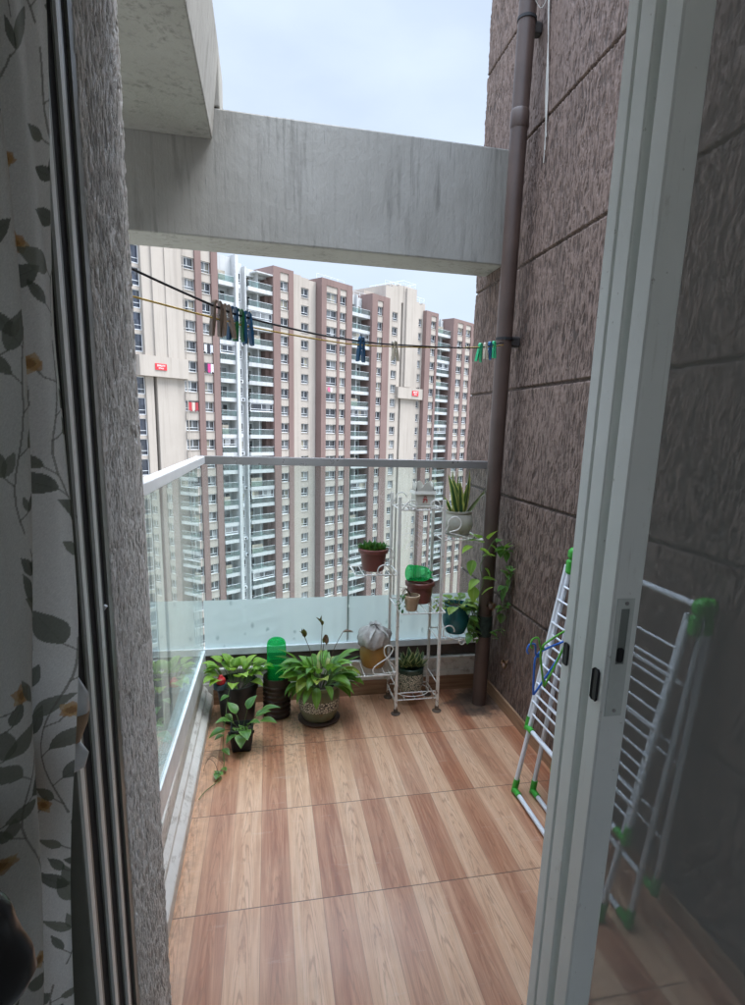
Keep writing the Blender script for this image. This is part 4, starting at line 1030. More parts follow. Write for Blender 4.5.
def peg(x, m, label, ang, k=1.0, open_=.010, rz=0.0, grp='pegs on the black clothesline'):
    p = line_at(x)
    o = thing('clothes_peg', label, 'clothes peg', p, 0, grp)
    rot = Matrix.Translation(p) @ Matrix.Rotation(math.atan2(.68,.73)+rz, 4, 'Z') @ Matrix.Rotation(ang, 4, 'X') @ Matrix.Scale(k, 4)
    for s in (-1, 1):
        b = MB(); b2 = MB()
        q = [(.002,.012),(.006,.006),(.0065,-.004),(.005,-.022),(.005+open_*.25,-.040),(.004+open_,-.062),(.010+open_,-.064),(.013+open_*.5,-.036),(.0125,-.012),(.011,.008),(.006,.014)]
        i = 0
        for yy in (-.0055,.0055):
            b2.v += [(s*a, yy, z) for a, z in q]
        n = len(q)
        for j in range(n): b2.f.append((j, (j+1) % n, n+(j+1) % n, n+j))
        b2.f.append(tuple(range(n))); b2.f.append(tuple(n+j for j in reversed(range(n))))
        b.v = [tuple(rot @ Vector(v)) for v in b2.v]; b.f = b2.f; b.build('jaw', M[m], o)
    b = MB(); b.tube([rot @ Vector((.0145*math.cos(a*.5236),0,-.022+.006*math.sin(a*.5236))) for a in range(13)], .0012, 5); b.build('spring', M['alu'], o)
pegs = [(-.112,'pin_brown','weathered brown peg, first of the left bunch, hanging on the black clothesline',.10,.004,1.05),(-.092,'pin_brown','second weathered brown peg of the left bunch, tilted, on the black clothesline',-.12,.009,1.0),
        (-.077,'pin_blue','dark blue peg between the brown pegs and the green peg of the left bunch',.08,.004,1.02),(-.064,'pin_green','dark green peg between two blue pegs on the black clothesline',.02,.006,1.0),(-.046,'pin_blue','dark blue peg ending the left bunch on the black clothesline',-.06,.004,1.04),
        (.299,'pin_blue','single blue peg hanging halfway along the black clothesline',.04,.008,1.0),(.44,'pin_beige','beige peg right of the single blue peg on the black clothesline',-.08,.012,.85),
        (.945,'pin_bright','bright green peg, first of the bunch in front of the brown wall',.1,.014,1.05),(.985,'pin_beige','pale beige peg in the bunch in front of the brown wall',-.1,.010,.95),
        (1.022,'pin_blue','dark blue peg in the bunch in front of the brown wall',.05,.006,1.05),(1.055,'pin_bright','bright green peg nearest to the brown pipe',-.05,.004,1.0)]
for x, m, lb, ang, op, k in pegs: peg(x, m, lb, ang, k, op)

# ------------------------------------------------------------------ curtain with printed vines
def curtain():
    sec = [(-.70,.50),(-.60,.56),(-.50,.50),(-.42,.57),(-.34,.51),(-.285,.56),(-.255,.53),(-.235,.555),(-.222,.56),(-.212,.585),(-.230,.615),(-.262,.625),(-.268,.640),(-.24,.648),(-.215,.645),(-.196,.640)]
    P = smoothpath([(x,y,0) for x, y in sec[:6]], 14)[:-1]+smoothpath([(x,y,0) for x, y in sec[5:]], 34); n = len(P)
    zs = list(np.linspace(.02,.66,60))+list(np.linspace(.662,2.05,1150))+list(np.linspace(2.06,2.42,30))
    Z = np.array(zs); XY = np.array([(p.x,p.y) for p in P])
    Xg = np.repeat(XY[None,:,0], len(Z), 0); Yg = np.repeat(XY[None,:,1], len(Z), 0); Zg = np.repeat(Z[:,None], n, 1)
    s = np.linspace(0,1,n)[None,:]
    # the hem swings outward toward the bottom; folds breathe with height
    sway = -.052*np.clip((1.85-Zg)/1.0, 0, 1.6)+.016
    wob = .006*np.sin(Zg*5.1+s*14)+.004*np.sin(Zg*11.3+s*31)
    Xw = Xg+sway*np.clip((Xg+.7)/.4, 0, 1)+wob; Yw = Yg+.006*np.sin(Zg*3.7+s*22)
    # fabric coordinates: run of cloth and height, in metres
    run = np.concatenate([[0], np.cumsum(np.hypot(np.diff(XY[:,0]), np.diff(XY[:,1])))])[None,:]+0*Zg
    base = np.array([.80,.80,.765]); col = np.repeat(np.repeat(base[None,None], len(Z), 0), n, 1)
    rr = np.random.RandomState(5)
    run0 = float(run[0,-1])
    runv = run[0]
    def win(u0, u1, z0, z1):
        return slice(np.searchsorted(Z, z0), np.searchsorted(Z, z1)), slice(np.searchsorted(runv, u0), np.searchsorted(runv, u1))
    def paint(shape, c, a=.85):
        if shape is None: return col
        sl, m = shape
        m = m[...,None]*a; col[sl] = col[sl]*(1-m)+np.array(c)*m; return col
    def leafm(u0, z0, ang, Ln, Wd):
        sl = win(u0-Ln-.002, u0+Ln+.002, z0-Ln-.002, z0+Ln+.002); du = run[sl]-u0; dz = Zg[sl]-z0
        if du.size == 0: return None
        a = du*math.cos(ang)+dz*math.sin(ang); bq = -du*math.sin(ang)+dz*math.cos(ang)
        t_ = np.clip(a/Ln, 0, 1); w_ = Wd*.5*np.sin(np.pi*t_**.8); return sl, ((a > 0)&(a < Ln)&(np.abs(bq) < w_)).astype(float)
    def stem(pts, wd=.0013):
        pu = [p[0] for p in pts]; pz = [p[1] for p in pts]; sl = win(min(pu)-.003, max(pu)+.003, min(pz)-.003, max(pz)+.003)
        ru = run[sl]; zu = Zg[sl]; m = 0*zu
        if m.size == 0: return None
        for (a, b_), (c_, d) in zip(pts, pts[1:]):
            L2 = (c_-a)**2+(d-b_)**2+1e-9; tt = np.clip(((ru-a)*(c_-a)+(zu-b_)*(d-b_))/L2, 0, 1)
            m = np.maximum(m, (np.hypot(ru-a-(c_-a)*tt, zu-b_-(d-b_)*tt) < wd).astype(float))
        return sl, m
    lc = [(.10,.118,.082),(.065,.08,.052),(.15,.165,.12)]; sc_ = (.16,.155,.125)
    for col_i in range(18):
        u0 = .02+col_i*.052; z = .06+(col_i*.37) % .25; ph = rr.uniform(0, 6.28)
        wave = lambda zz: u0+.016*math.sin(zz*17+ph)+.006*math.sin(zz*41+ph*2)
        while z < 2.35:
            ln = rr.uniform(.15,.26)
            col = paint(stem([(wave(z+ln*k/14), z+ln*k/14) for k in range(15)], .0009), sc_, .75)
            q = z+.012
            while q < z+ln:
                sd = 1 if rr.rand() < .5 else -1; p = (wave(q), q)
                if rr.rand() < .17:
                    e = (p[0]+sd*.020, p[1]+.016); col = paint(stem([p, (p[0]+sd*.012, p[1]+.004), e], .0008), sc_, .75)
                    a0 = rr.uniform(0, 6.28)
                    for k in range(6): col = paint(leafm(e[0]-.002*math.cos(a0+k*1.047), e[1]-.002*math.sin(a0+k*1.047), a0+k*1.047+rr.uniform(-.2,.2), rr.uniform(.010,.016), .010), ((.56,.31,.10),(.60,.39,.16),(.50,.26,.08))[k % 3], .75)
                    col = paint(leafm(e[0]-.004, e[1], 0, .008, .008), (.30,.15,.05), .8)
                    q += .05
                else:
                    e = (p[0]+sd*.009, p[1]+.008); col = paint(stem([p, e], .0007), sc_, .75)
                    Ln = rr.uniform(.022,.046); an = math.pi/2-sd*rr.uniform(.35,1.25)
                    c_l = lc[rr.randint(3)]
                    col = paint(leafm(e[0], e[1], an, Ln, Ln*rr.uniform(.36,.55)), c_l, .85)
                    col = paint(stem([e, (e[0]+Ln*.8*math.cos(an), e[1]+Ln*.8*math.sin(an))], .0005), tuple(v*1.5 for v in c_l), .5)
                    if rr.rand() < .3: col = paint(leafm(e[0], e[1], an+sd*.9, Ln*.7, Ln*.3), lc[rr.randint(3)], .8)
                    q += rr.uniform(.018,.038)
            z += ln+rr.uniform(.01,.05)
    # weave mottling
    col = np.clip(col*(1+.05*rr.randn(len(Z), n, 1)), 0, 1)
    V = np.stack([Xw, Yw, Zg], -1).reshape(-1, 3)
    idx = np.arange(len(Z)*n).reshape(len(Z), n)
    Fq = np.stack([idx[:-1,:-1], idx[:-1,1:], idx[1:,1:], idx[1:,:-1]], -1).reshape(-1, 4)
    me = bpy.data.meshes.new('curtain'); me.vertices.add(len(V)); me.vertices.foreach_set('co', V.astype(np.float32).ravel())
    me.loops.add(Fq.size); me.loops.foreach_set('vertex_index', Fq.astype(np.int32).ravel()); me.polygons.add(len(Fq)); me.polygons.foreach_set('loop_start', np.arange(0, Fq.size, 4, dtype=np.int32)); me.update(calc_edges=True)
    ca = me.color_attributes.new('print', 'FLOAT_COLOR', 'POINT'); ca.data.foreach_set('color', np.concatenate([col.reshape(-1,3), np.ones((len(V),1))], 1).astype(np.float32).ravel())
    me.polygons.foreach_set('use_smooth', np.ones(len(me.polygons), dtype=bool))
    o = bpy.data.objects.new('curtain', me); C.objects.link(o)
    t = NT('printed_sheer_cloth'); c = t.n('ShaderNodeAttribute', attribute_name='print').outputs['Color']
    wv = t.noise(t.scale(t.obj(), (1,1,1)), 900, 2, .5)
    c = t.mix(t.math('MULTIPLY', wv, .25), c, (.2,.2,.2))
    df = t.node('ShaderNodeBsdfDiffuse', {'Color': c, 'Normal': t.bump(wv, .2, .0006)}).outputs[0]; tl = t.node('ShaderNodeBsdfTranslucent', {'Color': c}).outputs[0]; tr = t.n('ShaderNodeBsdfTransparent').outputs[0]
    a = t.node('ShaderNodeMixShader', {0: .45, 1: df, 2: tl}).outputs[0]
    me.materials.append(t.done(t.node('ShaderNodeMixShader', {0: .10, 1: a, 2: tr}).outputs[0]))
    return tag(o, 'off-white sheer curtain printed with grey vines and orange flowers beside the door', 'curtain')
curtain()

# small bag hung behind the curtain, at the jamb
t = thing('hanging_bag', 'small white plastic bag with tan patch peeking out behind the curtain edge', 'bag', (-.235,.69,1.10))
def blob(name, rings, m, par, cx, cy):
    b = MB(); n = 20; i = 0
    for r, z, e in rings:
        for j in range(n):
            a = 2*math.pi*j/n; f = 1+.08*math.sin(3*a+z*70)+.05*math.sin(5*a-z*40); b.v.append((cx+e+r*f*math.cos(a), cy+.5*r*f*math.sin(a), z))
    for k in range(len(rings)-1):
        for j in range(n): b.f.append((k*n+j, k*n+(j+1) % n, (k+1)*n+(j+1) % n, (k+1)*n+j))
    b.f.append(tuple(reversed(range(n)))); b.f.append(tuple((len(rings)-1)*n+j for j in range(n))); return b.build(name, m, par, smooth=True)
M['white_bag'] = simple('white_bag_film', (.58,.60,.62), .4, 0, .15, 30, .5, 40); M['tan'] = simple('tan_patch', (.36,.24,.15), .6, 0, .2, 30)
blob('top', [(.012,1.225,-.012),(.022,1.21,-.006),(.027,1.185,0),(.029,1.161,0)], M['white_bag'], t, -.237, .69)
blob('patch', [(.029,1.160,0),(.027,1.145,0),(.021,1.125,-.004)], M['tan'], t, -.237, .69)
blob('bottom', [(.020,1.124,-.004),(.023,1.108,0),(.020,1.09,-.003),(.010,1.08,-.01)], M['white_bag'], t, -.237, .69)
b = MB(); b.tube([(-.249,.69,1.225),(-.262,.70,1.32),(-.270,.715,1.40)], .0015, 5); b.build('cord', M['string'], t)

# black padded chair back in the room, by the curtain
t = thing('office_chair', 'black padded chair back at the foot of the printed curtain', 'chair', (-.47,.36,0))
def pad(name, cx, cy, cz, rx, ry, rz, m, e=2.6):
    b = MB(); n, k = 56, 28
    for a in range(k+1):
        ph = -math.pi/2+math.pi*a/k
        for j in range(n):
            th = 2*math.pi*j/n; sp = lambda v, p_: math.copysign(abs(v)**p_, v); q = 2/e
            x = sp(math.cos(ph),q)*sp(math.cos(th),q); y = sp(math.cos(ph),q)*sp(math.sin(th),q); z = sp(math.sin(ph),q)
            b.v.append((cx+rx*x+.006*math.sin(9*z+3*x), cy+ry*y+.008*math.sin(7*x+5*z), cz+rz*z))
    for a in range(k):
        for j in range(n): b.f.append((a*n+j, a*n+(j+1) % n, (a+1)*n+(j+1) % n, (a+1)*n+j))
    return b.build(name, m, t, smooth=True)
pad('headrest', -.36, .43, 1.085, .172, .045, .088, M['chair_black'], 2.2)
pad('backrest', -.40, .45, .74, .185, .05, .22, M['chair_black'])
pad('seat', -.46, .16, .47, .22, .23, .05, M['chair_black'])
b = MB(); b.tube(smoothpath([(-.46,.25,.43),(-.46,.47,.44),(-.43,.49,.70),(-.37,.475,1.06)],5), .022, 8); b.build('back_post', M['black'], t)
b = MB(); b.tube([(-.46,.16,.09),(-.46,.16,.43)], .026, 12); b.build('column', M['black'], t)
for k in range(5):
    a = k*1.2566+.3; p = (-.46+.27*math.cos(a), .16+.27*math.sin(a), .055)
    b = MB(); b.tube([(-.46,.16,.10), p], .020, 8, .013); lg = b.build('leg', M['black'], t)
    b = MB(); b.tube([(p[0]-.012,p[1],.027),(p[0]+.012,p[1],.027)], .026, 14); b.build('castor', M['black'], lg)

# ------------------------------------------------------------------ apartment towers across the way
def wall_mat(name, a, b_, streak=.25):
    t = NT(name); p = t.obj()
    c = t.ramp(t.noise(p, .12, 5, .6), [(.3, a), (.7, b_)])
    st = t.ramp(t.noise(t.scale(p, (1.6,1.6,.06)), 1.0, 5, .7), [(.50, 0), (.70, streak*1.3)])
    c = t.mix(st, c, tuple(x*.55 for x in a))
    return t.done(t.bsdf(c, .85, 0, t.bump(t.noise(p, 6, 3), .2, .02), Specular_IOR_Level=.2))
M['t_cream'] = wall_mat('cream_facade_paint', (.355,.315,.275), (.41,.365,.32), .3)
M['t_brown'] = wall_mat('mauve_brown_facade_paint', (.175,.118,.106), (.21,.145,.131), .3)
M['t_white'] = wall_mat('white_facade_paint', (.40,.41,.41), (.48,.485,.48), .35)
M['t_frame'] = simple('white_window_frame', (.62,.64,.66), .4, 0, .05, 3)
M['t_blind'] = simple('balcony_blind', (.30,.27,.22), .8, 0, .4, 1.2)
M['t_dark'] = simple('dark_gap', (.030,.030,.034), .8)
def pane_mat(name, lo, hi):
    t = NT(name); rn = t.n('ShaderNodeObjectInfo').outputs['Random']; p = t.obj()
    sx = t.node('ShaderNodeSeparateXYZ', {0: p})
    blk = t.node('ShaderNodeTexWhiteNoise', {'Vector': t.node('ShaderNodeCombineXYZ', {0: t.math('FLOOR', t.math('MULTIPLY', sx.outputs[0], 1.1)), 1: t.math('FLOOR', t.math('MULTIPLY', sx.outputs[2], .7)), 2: t.math('MULTIPLY', rn, 53.0)}).outputs[0]}, noise_dimensions='3D').outputs['Value']
    tint = t.mix(t.math('GREATER_THAN', t.math('FRACT', t.math('MULTIPLY', blk, 17.3)), .6), hi, (hi[0]*1.2,hi[1]*1.05,hi[2]*.8))
    c = t.mix(t.math('POWER', blk, 2.2), lo, tint)
    return t.done(t.bsdf(c, .08, 0, None, Specular_IOR_Level=.8))
M['t_pane'] = pane_mat('tower_window_glass', (.018,.022,.028), (.26,.27,.27))
M['t_blue'] = pane_mat('bluish_strip_glass', (.018,.024,.038), (.05,.06,.085))
M['t_rail'] = glass_mat('balcony_glass', (.72,.84,.82), .07)
M['sign_red'] = simple('red_sign_board', (.55,.025,.035), .5)
M['sign_white'] = simple('white_sign_lettering', (.75,.73,.70), .6)

ZG = -48.0; BASE = Vector((14.3,118.5,0)); ROT = math.atan2(.616,.788)
TOPS = [1.66+2.99*k for k in range(-12, 9)]
def tower(name, label, u_ref):
    p = BASE+Vector((math.cos(ROT),math.sin(ROT),0))*u_ref
    o = thing(name, label, 'apartment tower', (p.x,p.y,ZG), ROT); ORG[o.name] = (u_ref,0,ZG); return o
def part(par, name, m, boxes, **kw):
    b = MB()
    for q in boxes: b.box(*q)
    return b.build(name, M[m], par, **kw)
def window_mesh(par, w, h, lod=False):
    """prototype window with its frame, at the tower origin"""
    b = MB(); b.box(-w/2,w/2,.04,.07,0,h)
    f = MB(); t_ = .075
    f.box(-w/2,-w/2+t_,-.02,.06,0,h); f.box(w/2-t_,w/2,-.02,.06,0,h); f.box(-w/2+t_,w/2-t_,-.02,.06,h-t_,h); f.box(-w/2+t_,w/2-t_,-.05,.06,0,t_+.03)
    f.box(-w/2+t_,w/2-t_,-.021,.06,h*.27,h*.27+t_)
    f.box(-.035,.035,-.025,.06,h*.27+t_,h-t_)
    return b, f
PROTO = {}
def put_window(par, u, y, z, w, h, pane='t_pane', name='window'):
    key = (round(w,2), round(h,2), pane)
    off = Vector(ORG[par.name])
    if key not in PROTO:
        b, f = window_mesh(par, w, h); mp_ = bpy.data.meshes.new('window'); mp_.from_pydata(b.v, [], b.f); mp_.materials.append(M[pane])
        mf = bpy.data.meshes.new('frame'); mf.from_pydata(f.v, [], f.f); mf.materials.append(M['t_frame']); PROTO[key] = (mp_, mf)
    mp_, mf = PROTO[key]
    o = bpy.data.objects.new(name, mp_); C.objects.link(o); o.parent = par; o.location = (u-off.x, y, z-off.z)
    q = bpy.data.objects.new('frame', mf); C.objects.link(q); q.parent = o
    return o
def put_many(par, spots, name='window'):
    """the farthest repeats of a tower, kept as one mesh"""
    b = MB(); f = MB()
    for u, y, z, w, h in spots:
        b1, f1 = window_mesh(par, w, h)
        for src, dst in ((b1,b),(f1,f)):
            i = len(dst.v); dst.v += [(a+u, c_+y, d+z) for a, c_, d in src.v]; dst.f += [tuple(k+i for k in q) for q in src.f]
    o = b.build(name, M['t_pane'], par); o['kind'] = 'stuff'
    k = f.build('frame', M['t_frame'], o); return o
def strip(par, name, m, u0, u1, pr, yb):
    b = MB(); n = len(pr)
    for x in (u0, u1): b.v += [(x, q[0], q[1]) for q in pr]+[(x, yb, q[1]) for q in pr]
    N2 = 2*n
    for k in range(n-1):
        b.f += [(k, k+1, N2+k+1, N2+k), (n+k, N2+n+k, N2+n+k+1, n+k+1), (k, n+k, n+k+1, k+1), (N2+k, N2+k+1, N2+n+k+1, N2+n+k)]
    b.f += [(0, N2, N2+n, n), (n-1, 2*n-1, N2+2*n-1, N2+n-1)]
    return b.build(name, M[m], par)
def column(par, u0, u1, y, h=1.65, spand='t_cream', roof=27.6, single=True, rec=.28, acc=None):
    """a strip of stacked windows with spandrels between them"""
    w = u1-u0-.04; pr = [(y, ZG)]
    for a in TOPS: pr += [(y, a-h-.10), (y-.09, a-h-.10), (y-.09, a-h-.02), (y+.45, a-h-.02), (y+.45, a+.02), (y, a+.02)]
    pr.append((y, roof)); strip(par, 'spandrel', spand, u0, u1, pr, y+.5)
    for a in TOPS:
        if single: put_window(par, (u0+u1)/2, y+rec, a-h, w, h)
        elif acc is not None: acc.append(((u0+u1)/2, y+rec, a-h, w, h))
def balconies(par, u0, u1, yf, yb, side=None, roof=26.5, white_to=None, single=True, skip_top=False):
    """slab with upstand, glass, and the door behind it; one slab per floor"""
    for k, a in enumerate(TOPS):
        z = a-2.35
        b = MB(); b.box(u0,u1,yf,yb,z-.42,z); b.box(u0,u1,yf,yf+.12,z,z+.22); sl = b.build('balcony', M['t_white'], par)
        g = MB(); g.box(u0+.03,u1-.03,yf+.03,yf+.07,z+.22,z+1.12); g.build('glass', M['t_rail'], sl)
        g = MB(); g.box(u0,u1,yf+.02,yf+.08,z+1.12,z+1.17); g.build('handrail', M['t_frame'], sl)
        if (k*7+int(u0*3)) % 5 == 0: put_window(par, (u0+u1)/2, yf+.12, z+1.18, (u1-u0)*.96, 1.32, name='balcony_enclosure')
        elif (k*5+int(u0*2)) % 4 == 1:
            g = MB(); g.box(u0+.2,u1-.5*(u1-u0),yf+.35,yf+.42,z+.25,z+1.75); g.build('bamboo_blind', M['t_blind'], sl)
    return
def doors(par, u, y, w, h=2.15):
    for a in TOPS: put_window(par, u, y, a-2.34, w, h, name='balcony_door')
def sign(par, u0, u1, y, z0, z1):
    b = MB(); b.box(u0,u1,y-.10,y,z0,z1); s = b.build('sign', M['sign_red'], par)
    b = MB(); H = z1-z0; W = u1-u0; rg = random.Random(3)
    for row, (nl, zc, hh) in enumerate(((8, z0+H*.68, H*.28), (5, z0+H*.28, H*.24))):
        wl = W*.088; x = (u0+u1)/2-nl*wl/2
        for k in range(nl):
            a = x+wl*k; st = wl*.24
            b.box(a+wl*.08,a+wl*.08+st,y-.125,y-.101,zc-hh/2,zc+hh/2)
            if rg.random() < .7: b.box(a+wl*.08+st,a+wl*.82,y-.125,y-.101,zc+hh/2-hh*.22,zc+hh/2)
            if rg.random() < .6: b.box(a+wl*.08+st,a+wl*.82,y-.125,y-.101,zc-hh/2,zc-hh/2+hh*.22)
            if rg.random() < .6: b.box(a+wl*.82-st,a+wl*.82,y-.125,y-.101,zc-hh*.28,zc+hh*.28)
    b.build('lettering', M['sign_white'], s)
ZB = ZG
D2 = 14.0
# ---- nearer tower
T1 = tower('apartment_tower', 'nearer apartment tower with blank cream end wall, red sign and two brown strips', -24)
part(T1, 'end_wall', 't_cream', [(-54,-43.1,.3,D2,ZB,29), (-39.95,-38.5,0,D2,10.7,31), (-38.5,-33.75,-.3,D2,10.7,31), (-39.95,-38.75,.25,D2,ZB,7.8), (-38.3,-34.9,.05,D2,ZB,7.8), (-34.9,-33.75,.2,D2,ZB,7.8), (-36.6,-34.6,-.45,-.301,10.7,31)])
part(T1, 'sign_band', 't_cream', [(-41.2,-33.45,-.65,D2,7.8,10.7)])
part(T1, 'groove', 't_dark', [(-38.75,-38.3,.9,1.0,ZB,7.8), (-43.1,-40.45,1.2,1.3,ZB,31)])
sign(T1, -38.9, -37.1, -.651, 8.75, 9.65)
bx = []
for a in TOPS:
    put_window(T1, -41.5, .72, a-2.45, 3.1, 2.45, 't_blue', 'strip_window'); bx += [(1.0,a-2.45),(1.0,a),(.62,a),(.62,a+.5)]
strip(T1, 'spandrel', 't_cream', -43.1, -39.97, bx, 1.15)
part(T1, 'brown_strip', 't_brown', [(-31.55,-30.5,-.25,D2,ZB,29.2), (-28.75,-27.6,-.25,D2,ZB,29.2)])
part(T1, 'main_wall', 't_cream', [(-33.75,-31.55,.62,D2,ZB,29), (-30.5,-28.75,.62,D2,ZB,29)])
column(T1, -33.75, -31.55, .0, roof=29); column(T1, -30.5, -28.75, .0, roof=29)
# white balcony bay
part(T1, 'bay_wall', 't_white', [(-27.6,-16.6,1.7,D2,ZB,26.5), (-24.65,-24.05,-.7,1.7,ZB,27.7), (-24.05,-22.6,.5,1.7,ZB,26.9), (-22.6,-22.3,-.35,1.7,ZB,26.4), (-19.75,-19.5,.2,1.7,ZB,26.3), (-27.6,-24.65,.6,1.7,22.9,27.4), (-22.3,-16.6,.9,1.7,25.4,26.5)])
part(T1, 'recess_wall', 't_brown', [(-18.0,-17.25,.4,1.69,ZB,25.4)])
balconies(T1, -27.55, -24.7, -.35, 1.7); balconies(T1, -22.25, -17.25, -.75, 1.7)
doors(T1, -26.1, 1.62, 2.0); doors(T1, -20.95, 1.62, 1.7); 
for k, a in enumerate(TOPS): put_window(T1, -23.3, .42, a-1.7, .8, 1.5, name='vent_window')
part(T1, 'canopy', 't_white', [(-20.6,-17.25,-.9,.9,25.9,26.1)])
part(T1, 'brown_slab', 't_brown', [(-17.25,-15.75,-1.0,D2,ZB,27.6), (-13.9,-12.8,-1.0,D2,ZB,27.6), (-15.75,-13.9,-.3,D2,ZB,27.4), (-15.75,-13.9,-1.0,-.3,26.9,27.6)])
column(T1, -15.75, -13.9, -.86, roof=26.89)
part(T1, 'side_wall', 't_cream', [(-12.8,-10.3,-.1,D2,ZB,27.5), (-8.5,-6.75,-.1,D2,ZB,27.1), (-10.3,-8.5,.5,D2,ZB,27.3)])
column(T1, -10.3, -8.5, -.08, roof=27.3)
bw = MB()
for k, a in enumerate(TOPS):
    if k % 3 != 1: bw = MB(); u = -23.95+.3*((k*7) % 4); bw.box(u,u+.75,.08,.49,a-2.6,a-2.05); cu = bw.build('cooling_unit', M['t_frame'], T1); bw = MB(); bw.tube([(u+.3,.079,a-2.33),(u+.3,.06,a-2.33)], .2, 14); bw.build('fan_grille', M['t_dark'], cu)
bw = MB(); bw.tube([(-22.45,.35,ZG),(-22.45,.35,26)], .09, 8); bw.build('down_pipe', M['t_frame'], T1); bw = MB(); bw.tube([(-33.65,-.42,ZG),(-33.65,-.42,29)], .07, 8); bw.build('down_pipe', M['t_cream'], T1)

# ---- farther tower
T2 = tower('apartment_tower', 'farther apartment tower with wide brown slabs round a taller cream core', 20)
def bslab(u0, u1, y, wins, roof, single=True, acc=None):
    xs = [u0]+[v for w_ in wins for v in w_]+[u1]; bx = []
    for a, c_ in zip(xs[::2], xs[1::2]): bx.append((a,c_,y,D2,ZB,roof))
    for a, c_ in wins: bx.append((a,c_,y+.7,D2,ZB,roof-.3)); bx.append((a,c_,y,y+.7,TOPS[-1]+1.1,roof))
    part(T2, 'brown_slab', 't_brown', bx)
    for a, c_ in wins: column(T2, a, c_, y+.14, roof=TOPS[-1]+1.09, single=single, acc=acc)
FAR = []
bslab(-6.65, 1.4, -1.6, [(-5.45,-2.6), (-1.95,-.2)], 27.8)
part(T2, 'bay_wall', 't_white', [(1.4,7.5,1.7,D2,ZB,27.0), (4.3,4.6,.0,1.7,ZB,27.0), (1.4,4.3,.6,1.7,25.2,27.0)])
balconies(T2, 1.6, 7.45, -.75, 1.7)
doors(T2, 2.9, 1.62, 2.0); doors(T2, 6.0, 1.62, 2.2)
bslab(7.5, 12.95, -1.25, [(9.15,10.85)], 27.7)
part(T2, 'core_wall', 't_cream', [(12.95,15.2,0,D2,ZB,30.4), (17.05,18.15,0,D2,ZB,31.3), (15.2,17.05,.6,D2,ZB,31.2), (18.75,23.3,-.1,D2,ZB,31.4), (19.4,21.8,-.55,-.1,10.4,31.0), (23.3,24.45,.0,D2,ZB,29.0), (25.6,26.6,0,D2,ZB,29.0), (24.45,25.6,.6,D2,ZB,28.8), (9.5,12.95,3,D2,27.7,29.2)])
part(T2, 'groove', 't_dark', [(18.15,18.75,.9,1.0,ZB,27.9)])
part(T2, 'core_cap', 't_cream', [(18.15,18.75,-.0,D2,27.9,31.3)])
part(T2, 'sign_band', 't_cream', [(17.0,26.5,-.75,-.02,7.9,10.3)])
sign(T2, 22.0, 24.2, -.751, 8.65, 9.75)
column(T2, 15.2, 17.05, .02, roof=30.9)
column(T2, 24.45, 25.6, .02, roof=28.6, single=False, acc=FAR, h=1.6)
bslab(26.0, 30.6, -1.0, [(27.85,29.8)], 27.5, False, FAR)
part(T2, 'bay_wall', 't_white', [(30.6,36.2,1.7,D2,ZB,27.0), (33.0,33.3,0,1.7,ZB,26.8), (30.6,33.0,.5,1.7,25.0,27.0)])
balconies(T2, 30.65, 36.1, -.75, 1.7)
for a in TOPS: FAR += [(31.8,1.62,a-2.34,1.8,2.15), (34.7,1.62,a-2.34,2.2,2.15)]
bslab(36.2, 45.4, -1.45, [(38.0,40.4), (41.6,43.9)], 27.4, False, FAR)
put_many(T2, FAR)
b = MB()
def roof_rail(u0, y0, u1, y1, z):
    n = max(2, int(math.hypot(u1-u0, y1-y0)/1.5))
    for k in range(n+1):
        x = u0+(u1-u0)*k/n; y = y0+(y1-y0)*k/n; b.tube([(x,y,z),(x,y,z+1.1)], .02, 5)
    b.tube([(u0,y0,z+1.1),(u1,y1,z+1.1)], .022, 5); b.tube([(u0,y0,z+.55),(u1,y1,z+.55)], .012, 5)
roof_rail(18.9,.2,23.2,.2,31.4); roof_rail(23.2,.2,23.2,8,31.4); roof_rail(18.9,.2,18.9,10,31.4); roof_rail(13,.3,18,.3,31.3-.9); roof_rail(23.4,.3,26.5,.3,29.0)
roof_rail(1.6,1.9,9,1.9,27.0); roof_rail(-6,.5,1.2,.5,27.8)
b.build('roof_rail', M['alu'], T2)

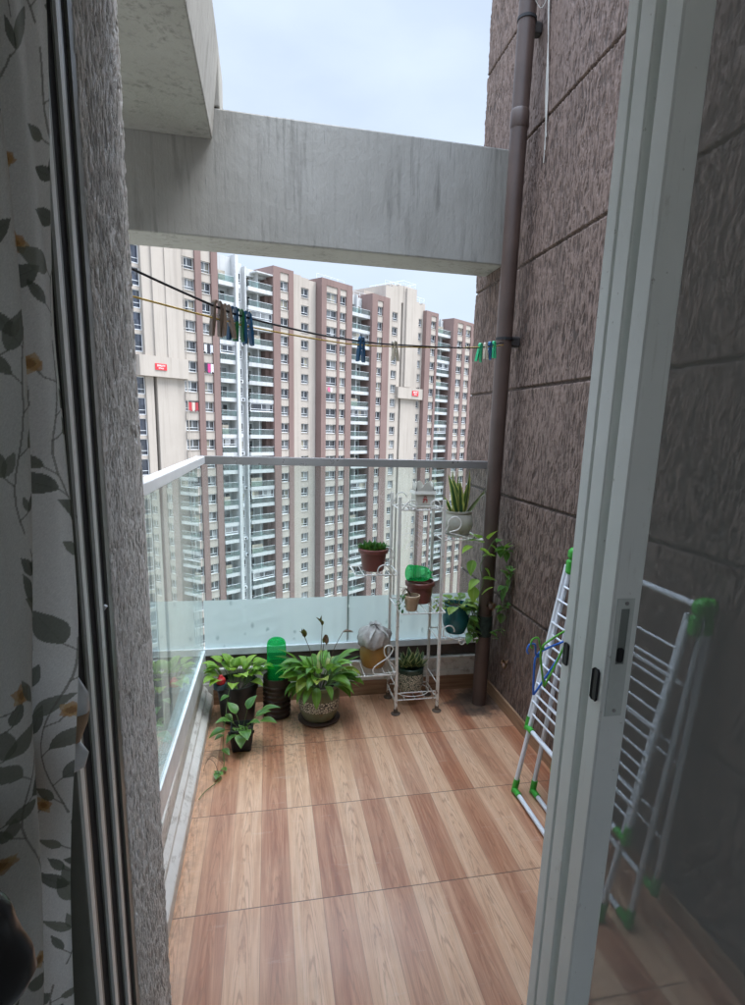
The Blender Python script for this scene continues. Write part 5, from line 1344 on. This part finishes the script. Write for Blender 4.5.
# pale tower far behind, at the edge of the brown wall
T3 = thing('apartment_tower', 'distant pale tower just visible beside the edge of the brown wall', 'apartment tower', (80,196,ZG), R(20)); ORG[T3.name] = (0,0,ZG)
b = MB(); b.box(-12,14,0,14,ZG,30); b.build('wall', M['t_white'], T3)
b = MB(); f = MB()
for k in range(24):
    z = -44+3*k; q_ = MB(); q_.box(-12.1,14.1,-1.0,-.01,z-.3,z); q_.build('balcony', M['t_white'], T3)
    for q in range(7): f.box(-11+3.6*q,-9+3.6*q,-.06,-.005,z+.8,z+2.4)
o = f.build('windows', M['t_pane'], T3); o['kind'] = 'stuff'

# laundry hung out at a few tower windows
def laundry(label, u, y, z, w, h, cols):
    p = BASE+Vector((math.cos(ROT)*u-math.sin(ROT)*y, math.sin(ROT)*u+math.cos(ROT)*y, z))
    t = thing('laundry', label, 'laundry', p, ROT, local=True)
    for k, c in enumerate(cols):
        b = MB(); ww = w/len(cols); x0 = -w/2+ww*k; n = 6; i = 0
        for yy in (0, .02):
            for r in range(4):
                for j in range(n+1): b.v.append((x0+ww*.92*j/n, yy+.05*math.sin(j*1.7+k), -h*r/3*(1-.1*math.sin(k*2+j))))
        N_ = 4*(n+1)
        for s in (0, N_):
            for r in range(3):
                for j in range(n):
                    a = s+r*(n+1)+j; b.f.append((a, a+1, a+n+2, a+n+1))
        b.build('garment', simple('garment_cloth', c, .9), t, smooth=True)
laundry('white and dark laundry at an upper window between two brown tower strips', -29.6, -.25, 13.4, 1.6, 1.2, [(.5,.5,.5),(.03,.03,.04),(.45,.46,.5)])
laundry('pink and white laundry one floor below the white and dark laundry', -29.6, -.25, 10.5, 1.6, 1.3, [(.04,.035,.05),(.5,.05,.2),(.6,.58,.6)])
laundry('red and cream laundry at a tower window just below the red sign', -32.6, -.25, 4.4, 1.7, 1.3, [(.4,.05,.06),(.5,.42,.36),(.3,.04,.05)])
laundry('pink cloth at a window of the farther tower', -4.5, -1.75, 8.6, 1.3, .8, [(.55,.12,.22),(.5,.45,.45)])
